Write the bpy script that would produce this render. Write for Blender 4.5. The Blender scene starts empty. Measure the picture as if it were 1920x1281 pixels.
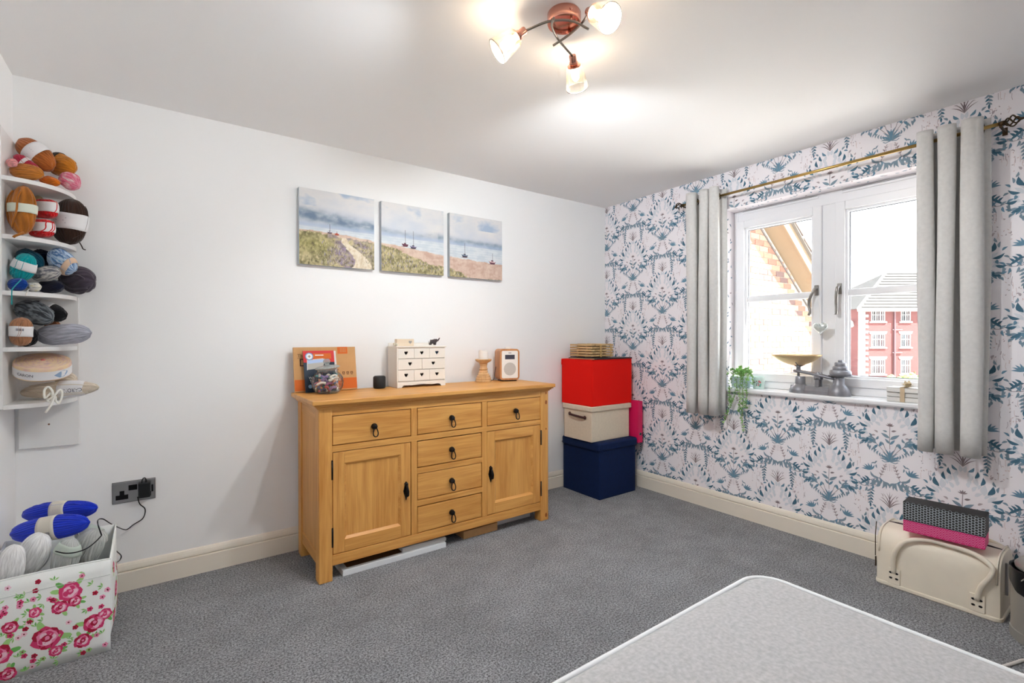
import bpy, bmesh, math, random
from mathutils import Vector, Matrix, noise as mnoise
random.seed(7)
PI = math.pi
R = math.radians
S = bpy.context.scene
C = S.collection

# ---------------------------------------------------------------- camera
FPX, YAW, PITCH, ROLL = 905.67, 0.6259, -0.0062, -0.0012
CAM = Vector((-3.2189, -3.0271, 1.2321))
_w = Vector((math.sin(YAW)*math.cos(PITCH), math.cos(YAW)*math.cos(PITCH), math.sin(PITCH)))
_r = Vector((math.cos(YAW), -math.sin(YAW), 0))
_u = _r.cross(_w)
CR = _r*math.cos(ROLL) + _u*math.sin(ROLL)
CU = -_r*math.sin(ROLL) + _u*math.cos(ROLL)
CW = _w
cd = bpy.data.cameras.new('camera')
cd.sensor_width = 36
cd.lens = FPX/1920*36
cd.clip_start = 0.02
cd.clip_end = 500
co = bpy.data.objects.new('camera', cd)
C.objects.link(co)
co.matrix_world = Matrix(((CR.x, CU.x, -CW.x, CAM.x), (CR.y, CU.y, -CW.y, CAM.y), (CR.z, CU.z, -CW.z, CAM.z), (0, 0, 0, 1)))
S.camera = co

# ---------------------------------------------------------------- light: sky, sun, exposure
wd = bpy.data.worlds.new('sky')
S.world = wd
wd.use_nodes = True
_bg = wd.node_tree.nodes['Background']
_bg.inputs['Color'].default_value = (0.80, 0.91, 1.0, 1)
_bg.inputs['Strength'].default_value = 4.2
sd = bpy.data.lights.new('sun', 'SUN')
sd.energy = 38.0
sd.angle = R(0.6)
sd.color = (1.0, 0.98, 0.94)
so = bpy.data.objects.new('sun', sd)
C.objects.link(so)
SUN_FROM = Vector((0.15, -0.55, 0.80)).normalized()
so.rotation_euler = SUN_FROM.to_track_quat('Z', 'Y').to_euler()
so.location = (6, -12, 14)
S.view_settings.view_transform = 'Standard'
S.view_settings.look = 'None'
S.view_settings.gamma = 1
S.view_settings.use_curve_mapping = False
S.view_settings.exposure = 0.44
S.cycles.max_bounces = 12
S.cycles.diffuse_bounces = 8
S.cycles.transparent_max_bounces = 24
BULB_W = 32.0

# ---------------------------------------------------------------- pixel helpers (1920 x 1281 frame)
def ray(px, py):
    return CW + CR*((px-960)/FPX) - CU*((py-640.5)/FPX)
def onX(px, py, v):
    d = ray(px, py); return CAM + d*((v-CAM.x)/d.x)
def onY(px, py, v):
    d = ray(px, py); return CAM + d*((v-CAM.y)/d.y)
def onZ(px, py, v):
    d = ray(px, py); return CAM + d*((v-CAM.z)/d.z)
def depth(p):
    return (Vector(p)-CAM).dot(CW)

# ---------------------------------------------------------------- materials
def lin(c):
    out = []
    for v in c[:3]:
        v = v/255.0
        out.append(v/12.92 if v <= 0.04045 else ((v+0.055)/1.055)**2.4)
    return (out[0], out[1], out[2], 1.0)
_MC = {}
def mat(key, rgb, rough=0.6, metal=0.0, spec=0.5, bump=0.0, bscale=200.0, var=0.0, vscale=8.0, stretch=(1, 1, 1), coat=0.0, sheen=0.0, trans=0.0, ior=1.45, sub=0.0):
    """plain procedural material: base colour with soft noise variation and noise bump"""
    if key in _MC:
        return _MC[key]
    m = bpy.data.materials.new(key)
    m.use_nodes = True
    nt = m.node_tree
    b = nt.nodes['Principled BSDF']
    col = lin(rgb)
    b.inputs['Base Color'].default_value = col
    b.inputs['Roughness'].default_value = rough
    b.inputs['Metallic'].default_value = metal
    b.inputs['Specular IOR Level'].default_value = spec
    b.inputs['Coat Weight'].default_value = coat
    b.inputs['Sheen Weight'].default_value = sheen
    b.inputs['Transmission Weight'].default_value = trans
    b.inputs['IOR'].default_value = ior
    if var or bump:
        tc = nt.nodes.new('ShaderNodeTexCoord')
        mp = nt.nodes.new('ShaderNodeMapping')
        mp.inputs['Scale'].default_value = stretch
        nt.links.new(tc.outputs['Object'], mp.inputs['Vector'])
    if var:
        n = nt.nodes.new('ShaderNodeTexNoise')
        n.inputs['Scale'].default_value = vscale
        n.inputs['Detail'].default_value = 5
        nt.links.new(mp.outputs[0], n.inputs['Vector'])
        rp = nt.nodes.new('ShaderNodeValToRGB')
        rp.color_ramp.elements[0].position = 0.3
        rp.color_ramp.elements[1].position = 0.7
        rp.color_ramp.elements[0].color = tuple(max(0, c*(1-var)) for c in col[:3]) + (1,)
        rp.color_ramp.elements[1].color = tuple(min(1, c*(1+var)) for c in col[:3]) + (1,)
        nt.links.new(n.outputs['Fac'], rp.inputs[0])
        nt.links.new(rp.outputs[0], b.inputs['Base Color'])
    if bump:
        n2 = nt.nodes.new('ShaderNodeTexNoise')
        n2.inputs['Scale'].default_value = bscale
        n2.inputs['Detail'].default_value = 3
        nt.links.new(mp.outputs[0], n2.inputs['Vector'])
        bp = nt.nodes.new('ShaderNodeBump')
        bp.inputs['Strength'].default_value = bump
        bp.inputs['Distance'].default_value = 0.002
        nt.links.new(n2.outputs['Fac'], bp.inputs['Height'])
        nt.links.new(bp.outputs[0], b.inputs['Normal'])
    _MC[key] = m
    return m

def emat(key, rgb, strength):
    if key in _MC:
        return _MC[key]
    m = bpy.data.materials.new(key)
    m.use_nodes = True
    b = m.node_tree.nodes['Principled BSDF']
    b.inputs['Base Color'].default_value = lin(rgb)
    b.inputs['Emission Color'].default_value = lin(rgb)
    b.inputs['Emission Strength'].default_value = strength
    _MC[key] = m
    return m

def thin_glass(key, tint=(255, 255, 255), gloss=0.06, rough=0.02, haze=0.0):
    """clear thin pane: see-through with a little mirror reflection"""
    if key in _MC:
        return _MC[key]
    m = bpy.data.materials.new(key)
    m.use_nodes = True
    nt = m.node_tree
    nt.nodes.clear()
    out = nt.nodes.new('ShaderNodeOutputMaterial')
    tr = nt.nodes.new('ShaderNodeBsdfTransparent')
    tr.inputs[0].default_value = lin(tint)
    gl = nt.nodes.new('ShaderNodeBsdfGlossy')
    gl.inputs['Roughness'].default_value = rough
    lw = nt.nodes.new('ShaderNodeLayerWeight')
    lw.inputs['Blend'].default_value = 0.25
    mul = nt.nodes.new('ShaderNodeMath')
    mul.operation = 'MULTIPLY_ADD'
    mul.inputs[1].default_value = 0.6
    mul.inputs[2].default_value = gloss
    nt.links.new(lw.outputs['Fresnel'], mul.inputs[0])
    mx = nt.nodes.new('ShaderNodeMixShader')
    nt.links.new(mul.outputs[0], mx.inputs[0])
    nt.links.new(tr.outputs[0], mx.inputs[1])
    nt.links.new(gl.outputs[0], mx.inputs[2])
    last = mx
    if haze:
        df = nt.nodes.new('ShaderNodeBsdfDiffuse')
        df.inputs[0].default_value = lin(tint)
        m2 = nt.nodes.new('ShaderNodeMixShader')
        m2.inputs[0].default_value = haze
        nt.links.new(mx.outputs[0], m2.inputs[1])
        nt.links.new(df.outputs[0], m2.inputs[2])
        last = m2
    nt.links.new(last.outputs[0], out.inputs[0])
    _MC[key] = m
    return m

def wood(key, light, dark, axis, rough=0.42, scale=1.0, knots=0.0):
    """grained timber; the grain runs along axis 0/1/2 of the object"""
    if key in _MC:
        return _MC[key]
    m = bpy.data.materials.new(key)
    m.use_nodes = True
    nt = m.node_tree
    L = nt.links.new
    b = nt.nodes['Principled BSDF']
    b.inputs['Roughness'].default_value = rough
    tc = nt.nodes.new('ShaderNodeTexCoord')
    oi = nt.nodes.new('ShaderNodeObjectInfo')
    sc = nt.nodes.new('ShaderNodeVectorMath')
    sc.operation = 'SCALE'
    cx = nt.nodes.new('ShaderNodeCombineXYZ')
    L(oi.outputs['Random'], cx.inputs[0]); L(oi.outputs['Random'], cx.inputs[1]); L(oi.outputs['Random'], cx.inputs[2])
    L(cx.outputs[0], sc.inputs[0])
    sc.inputs['Scale'].default_value = 7.0
    ad = nt.nodes.new('ShaderNodeVectorMath')
    ad.operation = 'ADD'
    L(tc.outputs['Object'], ad.inputs[0]); L(sc.outputs[0], ad.inputs[1])
    mp = nt.nodes.new('ShaderNodeMapping')
    s = [14.0*scale]*3
    s[axis] = 1.3*scale
    mp.inputs['Scale'].default_value = s
    L(ad.outputs[0], mp.inputs['Vector'])
    n = nt.nodes.new('ShaderNodeTexNoise')
    n.inputs['Scale'].default_value = 1.6
    n.inputs['Detail'].default_value = 7
    n.inputs['Distortion'].default_value = 0.9
    L(mp.outputs[0], n.inputs['Vector'])
    mp2 = nt.nodes.new('ShaderNodeMapping')
    s2 = [110.0*scale]*3
    s2[axis] = 4.0*scale
    mp2.inputs['Scale'].default_value = s2
    L(ad.outputs[0], mp2.inputs['Vector'])
    n2 = nt.nodes.new('ShaderNodeTexNoise')
    n2.inputs['Scale'].default_value = 1.5
    n2.inputs['Detail'].default_value = 3
    L(mp2.outputs[0], n2.inputs['Vector'])
    mix = nt.nodes.new('ShaderNodeMath')
    mix.operation = 'MULTIPLY_ADD'
    mix.inputs[1].default_value = 0.35
    L(n2.outputs['Fac'], mix.inputs[0])
    ml = nt.nodes.new('ShaderNodeMath')
    ml.operation = 'MULTIPLY'
    ml.inputs[1].default_value = 0.65
    L(n.outputs['Fac'], ml.inputs[0])
    L(ml.outputs[0], mix.inputs[2])
    rp = nt.nodes.new('ShaderNodeValToRGB')
    e = rp.color_ramp.elements
    e[0].position = 0.33; e[0].color = lin(dark)
    e[1].position = 0.62; e[1].color = lin(light)
    L(mix.outputs[0], rp.inputs[0])
    L(rp.outputs[0], b.inputs['Base Color'])
    bp = nt.nodes.new('ShaderNodeBump')
    bp.inputs['Strength'].default_value = 0.12
    bp.inputs['Distance'].default_value = 0.002
    L(n2.outputs['Fac'], bp.inputs['Height'])
    L(bp.outputs[0], b.inputs['Normal'])
    _MC[key] = m
    return m

def attr_mat(key, rough=0.7, bump=0.15, bscale=900):
    """colour printed on the surface, stored per point"""
    if key in _MC:
        return _MC[key]
    m = bpy.data.materials.new(key)
    m.use_nodes = True
    nt = m.node_tree
    b = nt.nodes['Principled BSDF']
    b.inputs['Roughness'].default_value = rough
    a = nt.nodes.new('ShaderNodeAttribute')
    a.attribute_name = 'print'
    nt.links.new(a.outputs['Color'], b.inputs['Base Color'])
    if bump:
        tc = nt.nodes.new('ShaderNodeTexCoord')
        n = nt.nodes.new('ShaderNodeTexNoise')
        n.inputs['Scale'].default_value = bscale
        nt.links.new(tc.outputs['Object'], n.inputs['Vector'])
        bp = nt.nodes.new('ShaderNodeBump')
        bp.inputs['Strength'].default_value = bump
        bp.inputs['Distance'].default_value = 0.001
        nt.links.new(n.outputs['Fac'], bp.inputs['Height'])
        nt.links.new(bp.outputs[0], b.inputs['Normal'])
    _MC[key] = m
    return m

# ---------------------------------------------------------------- mesh helpers
class MB:
    """collects shapes into one mesh"""
    def __init__(s):
        s.v = []; s.f = []; s.mi = []
    def add(s, vs, fs, mi=0):
        o = len(s.v)
        s.v += [tuple(p) for p in vs]
        s.f += [tuple(i+o for i in f) for f in fs]
        s.mi += [mi]*len(fs)
        return s
    def box(s, x0, x1, y0, y1, z0, z1, mi=0):
        if x0 > x1: x0, x1 = x1, x0
        if y0 > y1: y0, y1 = y1, y0
        if z0 > z1: z0, z1 = z1, z0
        vs = [(x0, y0, z0), (x1, y0, z0), (x1, y1, z0), (x0, y1, z0), (x0, y0, z1), (x1, y0, z1), (x1, y1, z1), (x0, y1, z1)]
        return s.add(vs, [(0, 3, 2, 1), (4, 5, 6, 7), (0, 1, 5, 4), (1, 2, 6, 5), (2, 3, 7, 6), (3, 0, 4, 7)], mi)
    def prism(s, poly, fn, a, b, mi=0):
        """poly: 2D points; fn(p,q,t) -> 3D; extruded for t from a to b"""
        n = len(poly)
        vs = [fn(p, q, a) for p, q in poly] + [fn(p, q, b) for p, q in poly]
        fs = [tuple(range(n-1, -1, -1)), tuple(range(n, 2*n))]
        fs += [(i, (i+1) % n, n+(i+1) % n, n+i) for i in range(n)]
        return s.add(vs, fs, mi)
    def lathe(s, prof, n=24, cx=0, cy=0, cz=0, mi=0, cap=True, M=None):
        vs = []; fs = []
        k = len(prof)
        for i in range(n):
            a = 2*PI*i/n
            for r, z in prof:
                p = Vector((cx+r*math.cos(a), cy+r*math.sin(a), cz+z))
                vs.append(M @ p if M else p)
        for i in range(n):
            j = (i+1) % n
            for q in range(k-1):
                fs.append((i*k+q, j*k+q, j*k+q+1, i*k+q+1))
        if cap:
            if prof[0][0] > 1e-6: fs.append(tuple(i*k for i in range(n-1, -1, -1)))
            if prof[-1][0] > 1e-6: fs.append(tuple(i*k+k-1 for i in range(n)))
        return s.add(vs, fs, mi)
    def tube(s, path, r, n=8, mi=0, closed=False, cap=True):
        path = [Vector(p) for p in path]
        k = len(path)
        rs = r if isinstance(r, (list, tuple)) else [r]*k
        vs = []; fs = []
        prev = None
        for i, p in enumerate(path):
            if closed:
                t = (path[(i+1) % k]-path[i-1])
            else:
                t = path[min(i+1, k-1)]-path[max(i-1, 0)]
            if t.length < 1e-9: t = Vector((0, 0, 1))
            t.normalize()
            if prev is None:
                a = Vector((0, 0, 1)) if abs(t.z) < 0.9 else Vector((1, 0, 0))
                nn = t.cross(a).normalized()
            else:
                nn = (prev - t*prev.dot(t))
                nn = nn.normalized() if nn.length > 1e-6 else t.orthogonal().normalized()
            prev = nn
            bb = t.cross(nn)
            for j in range(n):
                a = 2*PI*j/n
                vs.append(p+(nn*math.cos(a)+bb*math.sin(a))*rs[i])
        m = k if closed else k-1
        for i in range(m):
            i2 = (i+1) % k
            for j in range(n):
                j2 = (j+1) % n
                fs.append((i*n+j, i*n+j2, i2*n+j2, i2*n+j))
        if cap and not closed:
            fs.append(tuple(range(n-1, -1, -1)))
            fs.append(tuple((k-1)*n+j for j in range(n)))
        return s.add(vs, fs, mi)
    def ball(s, c, rx, ry=None, rz=None, n=12, m=8, mi=0):
        ry = rx if ry is None else ry
        rz = rx if rz is None else rz
        prof = []
        vs = []; fs = []
        for i in range(1, m):
            t = PI*i/m
            for j in range(n):
                a = 2*PI*j/n
                vs.append((c[0]+rx*math.sin(t)*math.cos(a), c[1]+ry*math.sin(t)*math.sin(a), c[2]+rz*math.cos(t)))
        top = len(vs); vs.append((c[0], c[1], c[2]+rz))
        bot = len(vs); vs.append((c[0], c[1], c[2]-rz))
        for i in range(m-2):
            for j in range(n):
                j2 = (j+1) % n
                fs.append((i*n+j, (i+1)*n+j, (i+1)*n+j2, i*n+j2))
        for j in range(n):
            j2 = (j+1) % n
            fs.append((top, j, j2))
            fs.append((bot, (m-2)*n+j2, (m-2)*n+j))
        return s.add(vs, fs, mi)
    def grid(s, nu, nv, fn, mi=0, wrap=False):
        vs = [fn(i/(nu-1) if not wrap else i/nu, j/(nv-1)) for i in range(nu) for j in range(nv)]
        fs = []
        m = nu if wrap else nu-1
        for i in range(m):
            i2 = (i+1) % nu
            for j in range(nv-1):
                fs.append((i*nv+j, i2*nv+j, i2*nv+j+1, i*nv+j+1))
        return s.add(vs, fs, mi)

def link(name, me, parent=None):
    o = bpy.data.objects.new(name, me)
    C.objects.link(o)
    if parent is not None:
        o.parent = parent
    return o

def obj(name, mb, m, parent=None, smooth=False, bevel=0.0, seg=2, fix=False, loc=None, angle=None, sub=0):
    me = bpy.data.meshes.new(name)
    me.from_pydata(mb.v, [], mb.f)
    ms = m if isinstance(m, (list, tuple)) else [m]
    for x in ms:
        me.materials.append(x)
    if len(ms) > 1:
        me.polygons.foreach_set('material_index', mb.mi)
    if fix:
        bm = bmesh.new(); bm.from_mesh(me)
        bmesh.ops.recalc_face_normals(bm, faces=bm.faces)
        bm.to_mesh(me); bm.free()
    if smooth:
        me.polygons.foreach_set('use_smooth', [True]*len(me.polygons))
        if angle:
            me.set_sharp_from_angle(angle=R(angle))
    me.update()
    o = link(name, me, parent)
    if loc is not None:
        o.location = loc
    if bevel:
        md = o.modifiers.new('bevel', 'BEVEL')
        md.width = bevel; md.segments = seg
        md.limit_method = 'ANGLE'; md.angle_limit = R(40)
        md.harden_normals = False
    if sub:
        md = o.modifiers.new('sub', 'SUBSURF')
        md.levels = sub; md.render_levels = sub
    return o

def tag(o, label=None, cat=None, group=None, kind=None):
    if label: o['label'] = label
    if cat: o['category'] = cat
    if group: o['group'] = group
    if kind: o['kind'] = kind
    return o

def thing(name, label, cat, loc=(0, 0, 0), rotz=0.0, group=None):
    o = bpy.data.objects.new(name, None)
    C.objects.link(o)
    o.empty_display_size = 0.05
    o.location = loc
    o.rotation_euler = (0, 0, rotz)
    return tag(o, label, cat, group)

def struct(name, mb, m, **k):
    return tag(obj(name, mb, m, **k), kind='structure')

def dup(o, parent=None):
    c = o.copy()
    C.objects.link(c)
    if parent is not None:
        c.parent = parent
    for ch in list(o.children):
        dup(ch, c)
    return c

def arc_path(pts, n=6):
    """smooth curve through points (Catmull-Rom)"""
    P = [Vector(p) for p in pts]
    P = [P[0]*2-P[1]] + P + [P[-1]*2-P[-2]]
    out = []
    for i in range(1, len(P)-2):
        for k in range(n):
            t = k/n
            a, b, c, d = P[i-1], P[i], P[i+1], P[i+2]
            out.append(0.5*((2*b)+(c-a)*t+(2*a-5*b+4*c-d)*t*t+(3*b-a-3*c+d)*t*t*t))
    out.append(P[-2])
    return out

class Print:
    """flat print: coloured outlines laid on a surface through fn(u, v, lift) -> 3D"""
    def __init__(s, fn, lift=0.0004, step=0.00012):
        s.fn = fn; s.mb = MB(); s.cols = []; s.lift = lift; s.step = step
        s.clip = None
    def ci(s, key):
        if key not in s.cols: s.cols.append(key)
        return s.cols.index(key)
    def poly(s, pts, col, layer=0):
        if s.clip:
            pts = s.clip(pts)
        if len(pts) < 3: return
        s.k = (getattr(s, 'k', 0)+7) % 30      # no two shapes share exactly one plane
        s.mb.add([s.fn(u, v, s.lift+s.step*(layer+s.k/32)) for u, v in pts], [tuple(range(len(pts)))], s.ci(col))
    def leaf(s, u, v, ang, ln, wd, col, layer=0, curve=0.0, n=5):
        top = []; bot = []
        for i in range(n+1):
            t = i/n
            w = wd*0.5*math.sin(PI*t**0.8)
            c = curve*ln*math.sin(PI*t)*0.5
            top.append((t*ln, c+w)); bot.append((t*ln, c-w))
        pts = bot+top[::-1][1:-1]
        ca, sa = math.cos(ang), math.sin(ang)
        s.poly([(u+x*ca-y*sa, v+x*sa+y*ca) for x, y in pts], col, layer)
    def line(s, pts, wd, col, layer=0):
        for (a, b), (c, d) in zip(pts, pts[1:]):
            dx, dy = c-a, d-b
            l = math.hypot(dx, dy) or 1
            nx, ny = -dy/l*wd/2, dx/l*wd/2
            s.poly([(a-nx, b-ny), (c-nx, d-ny), (c+nx, d+ny), (a+nx, b+ny)], col, layer)
    def blob(s, u, v, r, col, layer=0, n=9, wob=0.15, sx=1.0, sy=1.0, rnd=random):
        s.poly([(u+sx*r*(1+rnd.uniform(-wob, wob))*math.cos(2*PI*i/n), v+sy*r*(1+rnd.uniform(-wob, wob))*math.sin(2*PI*i/n)) for i in range(n)], col, layer)
    def rect(s, u0, u1, v0, v1, col, layer=0):
        s.poly([(u0, v0), (u1, v0), (u1, v1), (u0, v1)], col, layer)
    def build(s, name, parent, pal, rough=0.7, kind=None):
        ms = [mat('print_'+name+'_'+str(c), pal.get(c, c) if isinstance(c, str) else c, rough) for c in s.cols]
        o = obj(name, s.mb, ms, parent)
        if kind: o['kind'] = kind
        return o

def text_mesh(body, size, name, m, parent, fn, align='CENTER'):
    """lettering as flat geometry, laid on a surface through fn(u, v) -> 3D"""
    cu = bpy.data.curves.new(name, 'FONT')
    cu.body = body; cu.size = size
    cu.align_x = align; cu.align_y = 'CENTER'
    cu.resolution_u = 3
    t = bpy.data.objects.new(name+'_tmp', cu)
    C.objects.link(t)
    dg = bpy.context.evaluated_depsgraph_get()
    me = bpy.data.meshes.new_from_object(t.evaluated_get(dg))
    bpy.data.objects.remove(t)
    for v in me.vertices:
        v.co = fn(v.co.x, v.co.y)
    me.materials.clear()
    me.materials.append(m)
    me.name = name
    return link(name, me, parent)

# ================================================================ THE ROOM
XL, YF, H = -3.752, -4.30, 2.40
M_WALL = mat('white_wall_paint', (244, 244, 244), 0.85, spec=0.25, bump=0.05, bscale=350)
M_CEIL = mat('white_ceiling_paint', (247, 247, 247), 0.9, spec=0.2, bump=0.04, bscale=300)
M_GLOSSWHITE = mat('white_gloss_wood', (236, 228, 214), 0.35, spec=0.5)
M_UPVC = mat('white_upvc', (236, 237, 240), 0.3, spec=0.5)
M_PAPER = mat('wallpaper_ground', (247, 243, 247), 0.8, spec=0.25, bump=0.04, bscale=500)

def carpet_mat():
    m = bpy.data.materials.new('grey_pile_carpet')
    m.use_nodes = True
    nt = m.node_tree; L = nt.links.new
    b = nt.nodes['Principled BSDF']
    b.inputs['Roughness'].default_value = 0.95
    b.inputs['Specular IOR Level'].default_value = 0.1
    b.inputs['Sheen Weight'].default_value = 0.25
    tc = nt.nodes.new('ShaderNodeTexCoord')
    n1 = nt.nodes.new('ShaderNodeTexNoise'); n1.inputs['Scale'].default_value = 125; n1.inputs['Detail'].default_value = 4; n1.inputs['Roughness'].default_value = 0.9
    n2 = nt.nodes.new('ShaderNodeTexNoise'); n2.inputs['Scale'].default_value = 9; n2.inputs['Detail'].default_value = 4
    n3 = nt.nodes.new('ShaderNodeTexNoise'); n3.inputs['Scale'].default_value = 2.2; n3.inputs['Detail'].default_value = 3
    for n in (n1, n2, n3): L(tc.outputs['Object'], n.inputs['Vector'])
    rp = nt.nodes.new('ShaderNodeValToRGB')
    e = rp.color_ramp.elements
    e[0].position = 0.41; e[0].color = lin((46, 46, 49))
    e[1].position = 0.60; e[1].color = lin((184, 185, 190))
    L(n1.outputs['Fac'], rp.inputs[0])
    a = nt.nodes.new('ShaderNodeMath'); a.operation = 'ADD'
    L(n2.outputs['Fac'], a.inputs[0]); L(n3.outputs['Fac'], a.inputs[1])
    mr = nt.nodes.new('ShaderNodeMapRange')
    mr.inputs['From Min'].default_value = 0.75; mr.inputs['From Max'].default_value = 1.25
    mr.inputs['To Min'].default_value = 0.80; mr.inputs['To Max'].default_value = 1.10
    L(a.outputs[0], mr.inputs['Value'])
    mx = nt.nodes.new('ShaderNodeMix'); mx.data_type = 'RGBA'; mx.blend_type = 'MULTIPLY'; mx.inputs[0].default_value = 1.0
    L(rp.outputs[0], mx.inputs[6]); L(mr.outputs[0], mx.inputs[7])
    L(mx.outputs[2], b.inputs['Base Color'])
    bp = nt.nodes.new('ShaderNodeBump'); bp.inputs['Strength'].default_value = 0.9; bp.inputs['Distance'].default_value = 0.006
    L(n1.outputs['Fac'], bp.inputs['Height']); L(bp.outputs[0], b.inputs['Normal'])
    return m
struct('floor', MB().box(XL-.1, .1, YF-.1, .1, -.1, 0), carpet_mat())
struct('ceiling', MB().box(XL-.1, .28, YF-.1, .1, H, H+.12), M_CEIL)
struct('wall_back', MB().box(XL-.1, .28, 0, .12, -.1, H+.12), M_WALL)
struct('wall_left', MB().box(XL-.1, XL, YF-.1, 0, -.1, H+.12), M_WALL)
struct('wall_front', MB().box(XL, 0, YF-.1, YF, -.1, H+.12), M_WALL)
WY0, WY1, WZ0, WZ1 = -2.365, -1.135, 0.858, 2.138      # window opening
WX = 0.13                                              # inner face of the window frame
wr = MB()
wr.box(0, .28, YF-.1, WY0, -.1, H+.1)
wr.box(0, .28, WY1, 0, -.1, H+.1)
wr.box(0, .28, WY0, WY1, -.1, WZ0)
wr.box(0, .28, WY0, WY1, WZ1, H+.1)
wall_right = struct('wall_right', wr, M_PAPER)

def skirting(name, fn, a, b):
    prof = [(0, 0), (.018, 0), (.018, .090), (.0100, .0945), (.0165, .1005), (.0160, .108), (.0125, .121), (.0070, .131), (0, .135)]
    return struct(name, MB().prism(prof, fn, a, b), M_GLOSSWHITE, fix=True)
skirting('baseboard_back', lambda p, q, t: (t, -p, q), XL, 0)
skirting('baseboard_right', lambda p, q, t: (-p, t, q), YF, -.018)
skirting('baseboard_left', lambda p, q, t: (XL+p, t, q), YF, -.018)
skirting('baseboard_front', lambda p, q, t: (t, YF+p, q), XL+.018, -.018)

# ---------------------------------------------------------------- wallpaper print (leaves, ferns, aloes; half-drop repeat)
PW, PH = 0.297, 0.584
PAL = dict(teal=(72, 112, 134), blue=(108, 146, 170), slate=(132, 154, 170), pale=(222, 226, 233), brown=(140, 126, 130), mauve=(184, 172, 178), pink=(222, 204, 204), cream=(228, 214, 200), white=(240, 238, 240))
def motif(P, cu, cv, rnd):
    """one drawing around the column axis cu with its aloe at height cv"""
    def leaf(s, t, deg, ln, wd, col, lay=2, curve=0.0):
        P.leaf(cu+s, cv+t, R(deg), ln, wd, col, lay, curve)
    def both(s, t, deg, ln, wd, col, lay=2, curve=0.0):
        leaf(s, t, deg, ln, wd, col, lay, curve)
        leaf(-s, t, 180-deg, ln, wd, col, lay, -curve)
    def bline(pts, wd, col, lay=1):
        P.line([(cu+s, cv+t) for s, t in pts], wd, col, lay)
        P.line([(cu-s, cv+t) for s, t in pts], wd, col, lay)
    # aloe fan
    for k, d in enumerate((18, 38, 58, 75)):
        both(0.002, -.026, d, .048+.008*k, .011, 'blue' if k % 2 else 'slate', 3, .25)
    leaf(0, -.026, 90, .068, .011, 'blue', 3)
    bline([(.002, -.024), (.024, -.030), (.036, -.022)], .004, 'slate', 2)
    # stems above the aloe with leafy clumps
    bline([(.004, 0), (.022, .045), (.03, .072)], .0022, 'brown')
    bline([(.006, 0), (.045, .05), (.068, .072), (.11, .082), (.145, .078)], .0024, 'brown')
    for s, t, d, l in ((.048, .052, 100, .03), (.060, .066, 20, .036), (.070, .070, 70, .034), (.078, .074, -30, .032), (.056, .06, -60, .03), (.09, .078, 40, .026), (.098, .08, -50, .03), (.118, .082, -70, .028), (.13, .08, 20, .024)):
        both(s, t, d, l, .013, 'slate' if l > .03 else 'blue', 2, .2)
    for s, t, d in ((.052, .028, -80), (.060, .034, -62), (.068, .040, -48), (.044, .020, -100), (.036, .014, -115)):
        both(s, t, d, .026, .008, 'slate', 2, .35)
    for s, t, d, l in ((.074, .092, 15, .030), (.084, .098, 60, .026), (.066, .088, 120, .026), (.10, .060, -100, .026), (.088, .052, -80, .028), (.076, .048, -120, .024), (.125, .066, -50, .024), (.138, .085, 60, .024)):
        both(s, t, d, l, .011, 'slate', 2, .25)
    both(.076, .076, 30, .034, .020, 'blue', 3); both(.108, .082, 10, .030, .015, 'slate', 3)
    # flowering sprig on the axis
    P.line([(cu, cv+.045), (cu+.002, cv+.10), (cu, cv+.172)], .0024, 'brown', 1)
    leaf(0, .098, 145, .052, .017, 'slate', 2); leaf(.002, .105, 32, .046, .016, 'slate', 2)
    leaf(0, .070, 128, .036, .012, 'blue', 2); leaf(.001, .074, 50, .034, .012, 'slate', 2)
    leaf(-.006, .143, 165, .024, .010, 'brown', 2); leaf(.012, .138, 15, .022, .009, 'slate', 2)
    both(.028, .062, 60, .022, .010, 'slate', 2)
    for d in (20, 55, 90, 125, 160):
        leaf(0, .17, d, .02, .006, 'brown', 2)
    # arch of leaves
    for s, t, d, l, w in ((.020, .283, 58, .034, .013), (.044, .256, 82, .038, .014), (.066, .226, 74, .042, .015), (.090, .186, 62, .052, .021), (.102, .156, 22, .048, .015), (.112, .122, -8, .042, .015), (.098, .094, -38, .044, .016), (.118, .150, -70, .022, .013)):
        both(s-.012, t-.006, d+24, l*1.0, w*1.2, 'pale', 1, .15)
        both(s, t, d+(6 if l > .04 else -8), l, w, 'teal' if l > .036 else 'blue', 3, -.3)
    for s, t, d, l, c in ((.125, .205, 80, .030, 'slate'), (.135, .19, 40, .026, 'blue'), (.118, .232, 110, .026, 'slate'), (.14, .165, -30, .024, 'slate'), (.062, .292, 40, .024, 'slate'), (.072, .285, -20, .022, 'blue'), (.10, .262, 60, .020, 'mauve'), (.055, .128, 30, .022, 'mauve'), (.066, .112, -10, .022, 'mauve')):
        both(s, t, d, l, .010, c, 2, .25)
    both(.030, .240, 70, .030, .011, 'pale', 1, .2); both(.056, .205, 60, .034, .012, 'pale', 1, .2); both(.078, .165, 40, .034, .012, 'pale', 1, .2)
    # grass tuft
    for d in (38, 55, 68, 80):
        l = .085 if d > 60 else .066
        both(0, .305, d, l, .0042, 'brown', 2, .2)
    leaf(0, .305, 90, .092, .004, 'brown', 2)
    both(.022, .345, 25, .022, .004, 'mauve', 2, .4); both(.03, .36, 60, .022, .004, 'mauve', 2, .4)
    # drooping palms and feathery sprigs
    bline([(.012, .43), (.045, .462), (.085, .445), (.12, .420)], .0026, 'brown')
    for s, t, d, l in ((.028, .45, -80, .046), (.040, .458, -60, .058), (.052, .462, -45, .058), (.062, .46, -95, .05), (.076, .45, -75, .048), (.05, .462, 20, .04), (.064, .46, 50, .04)):
        both(s, t, d, l, .012, 'slate', 2, -.3)
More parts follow.
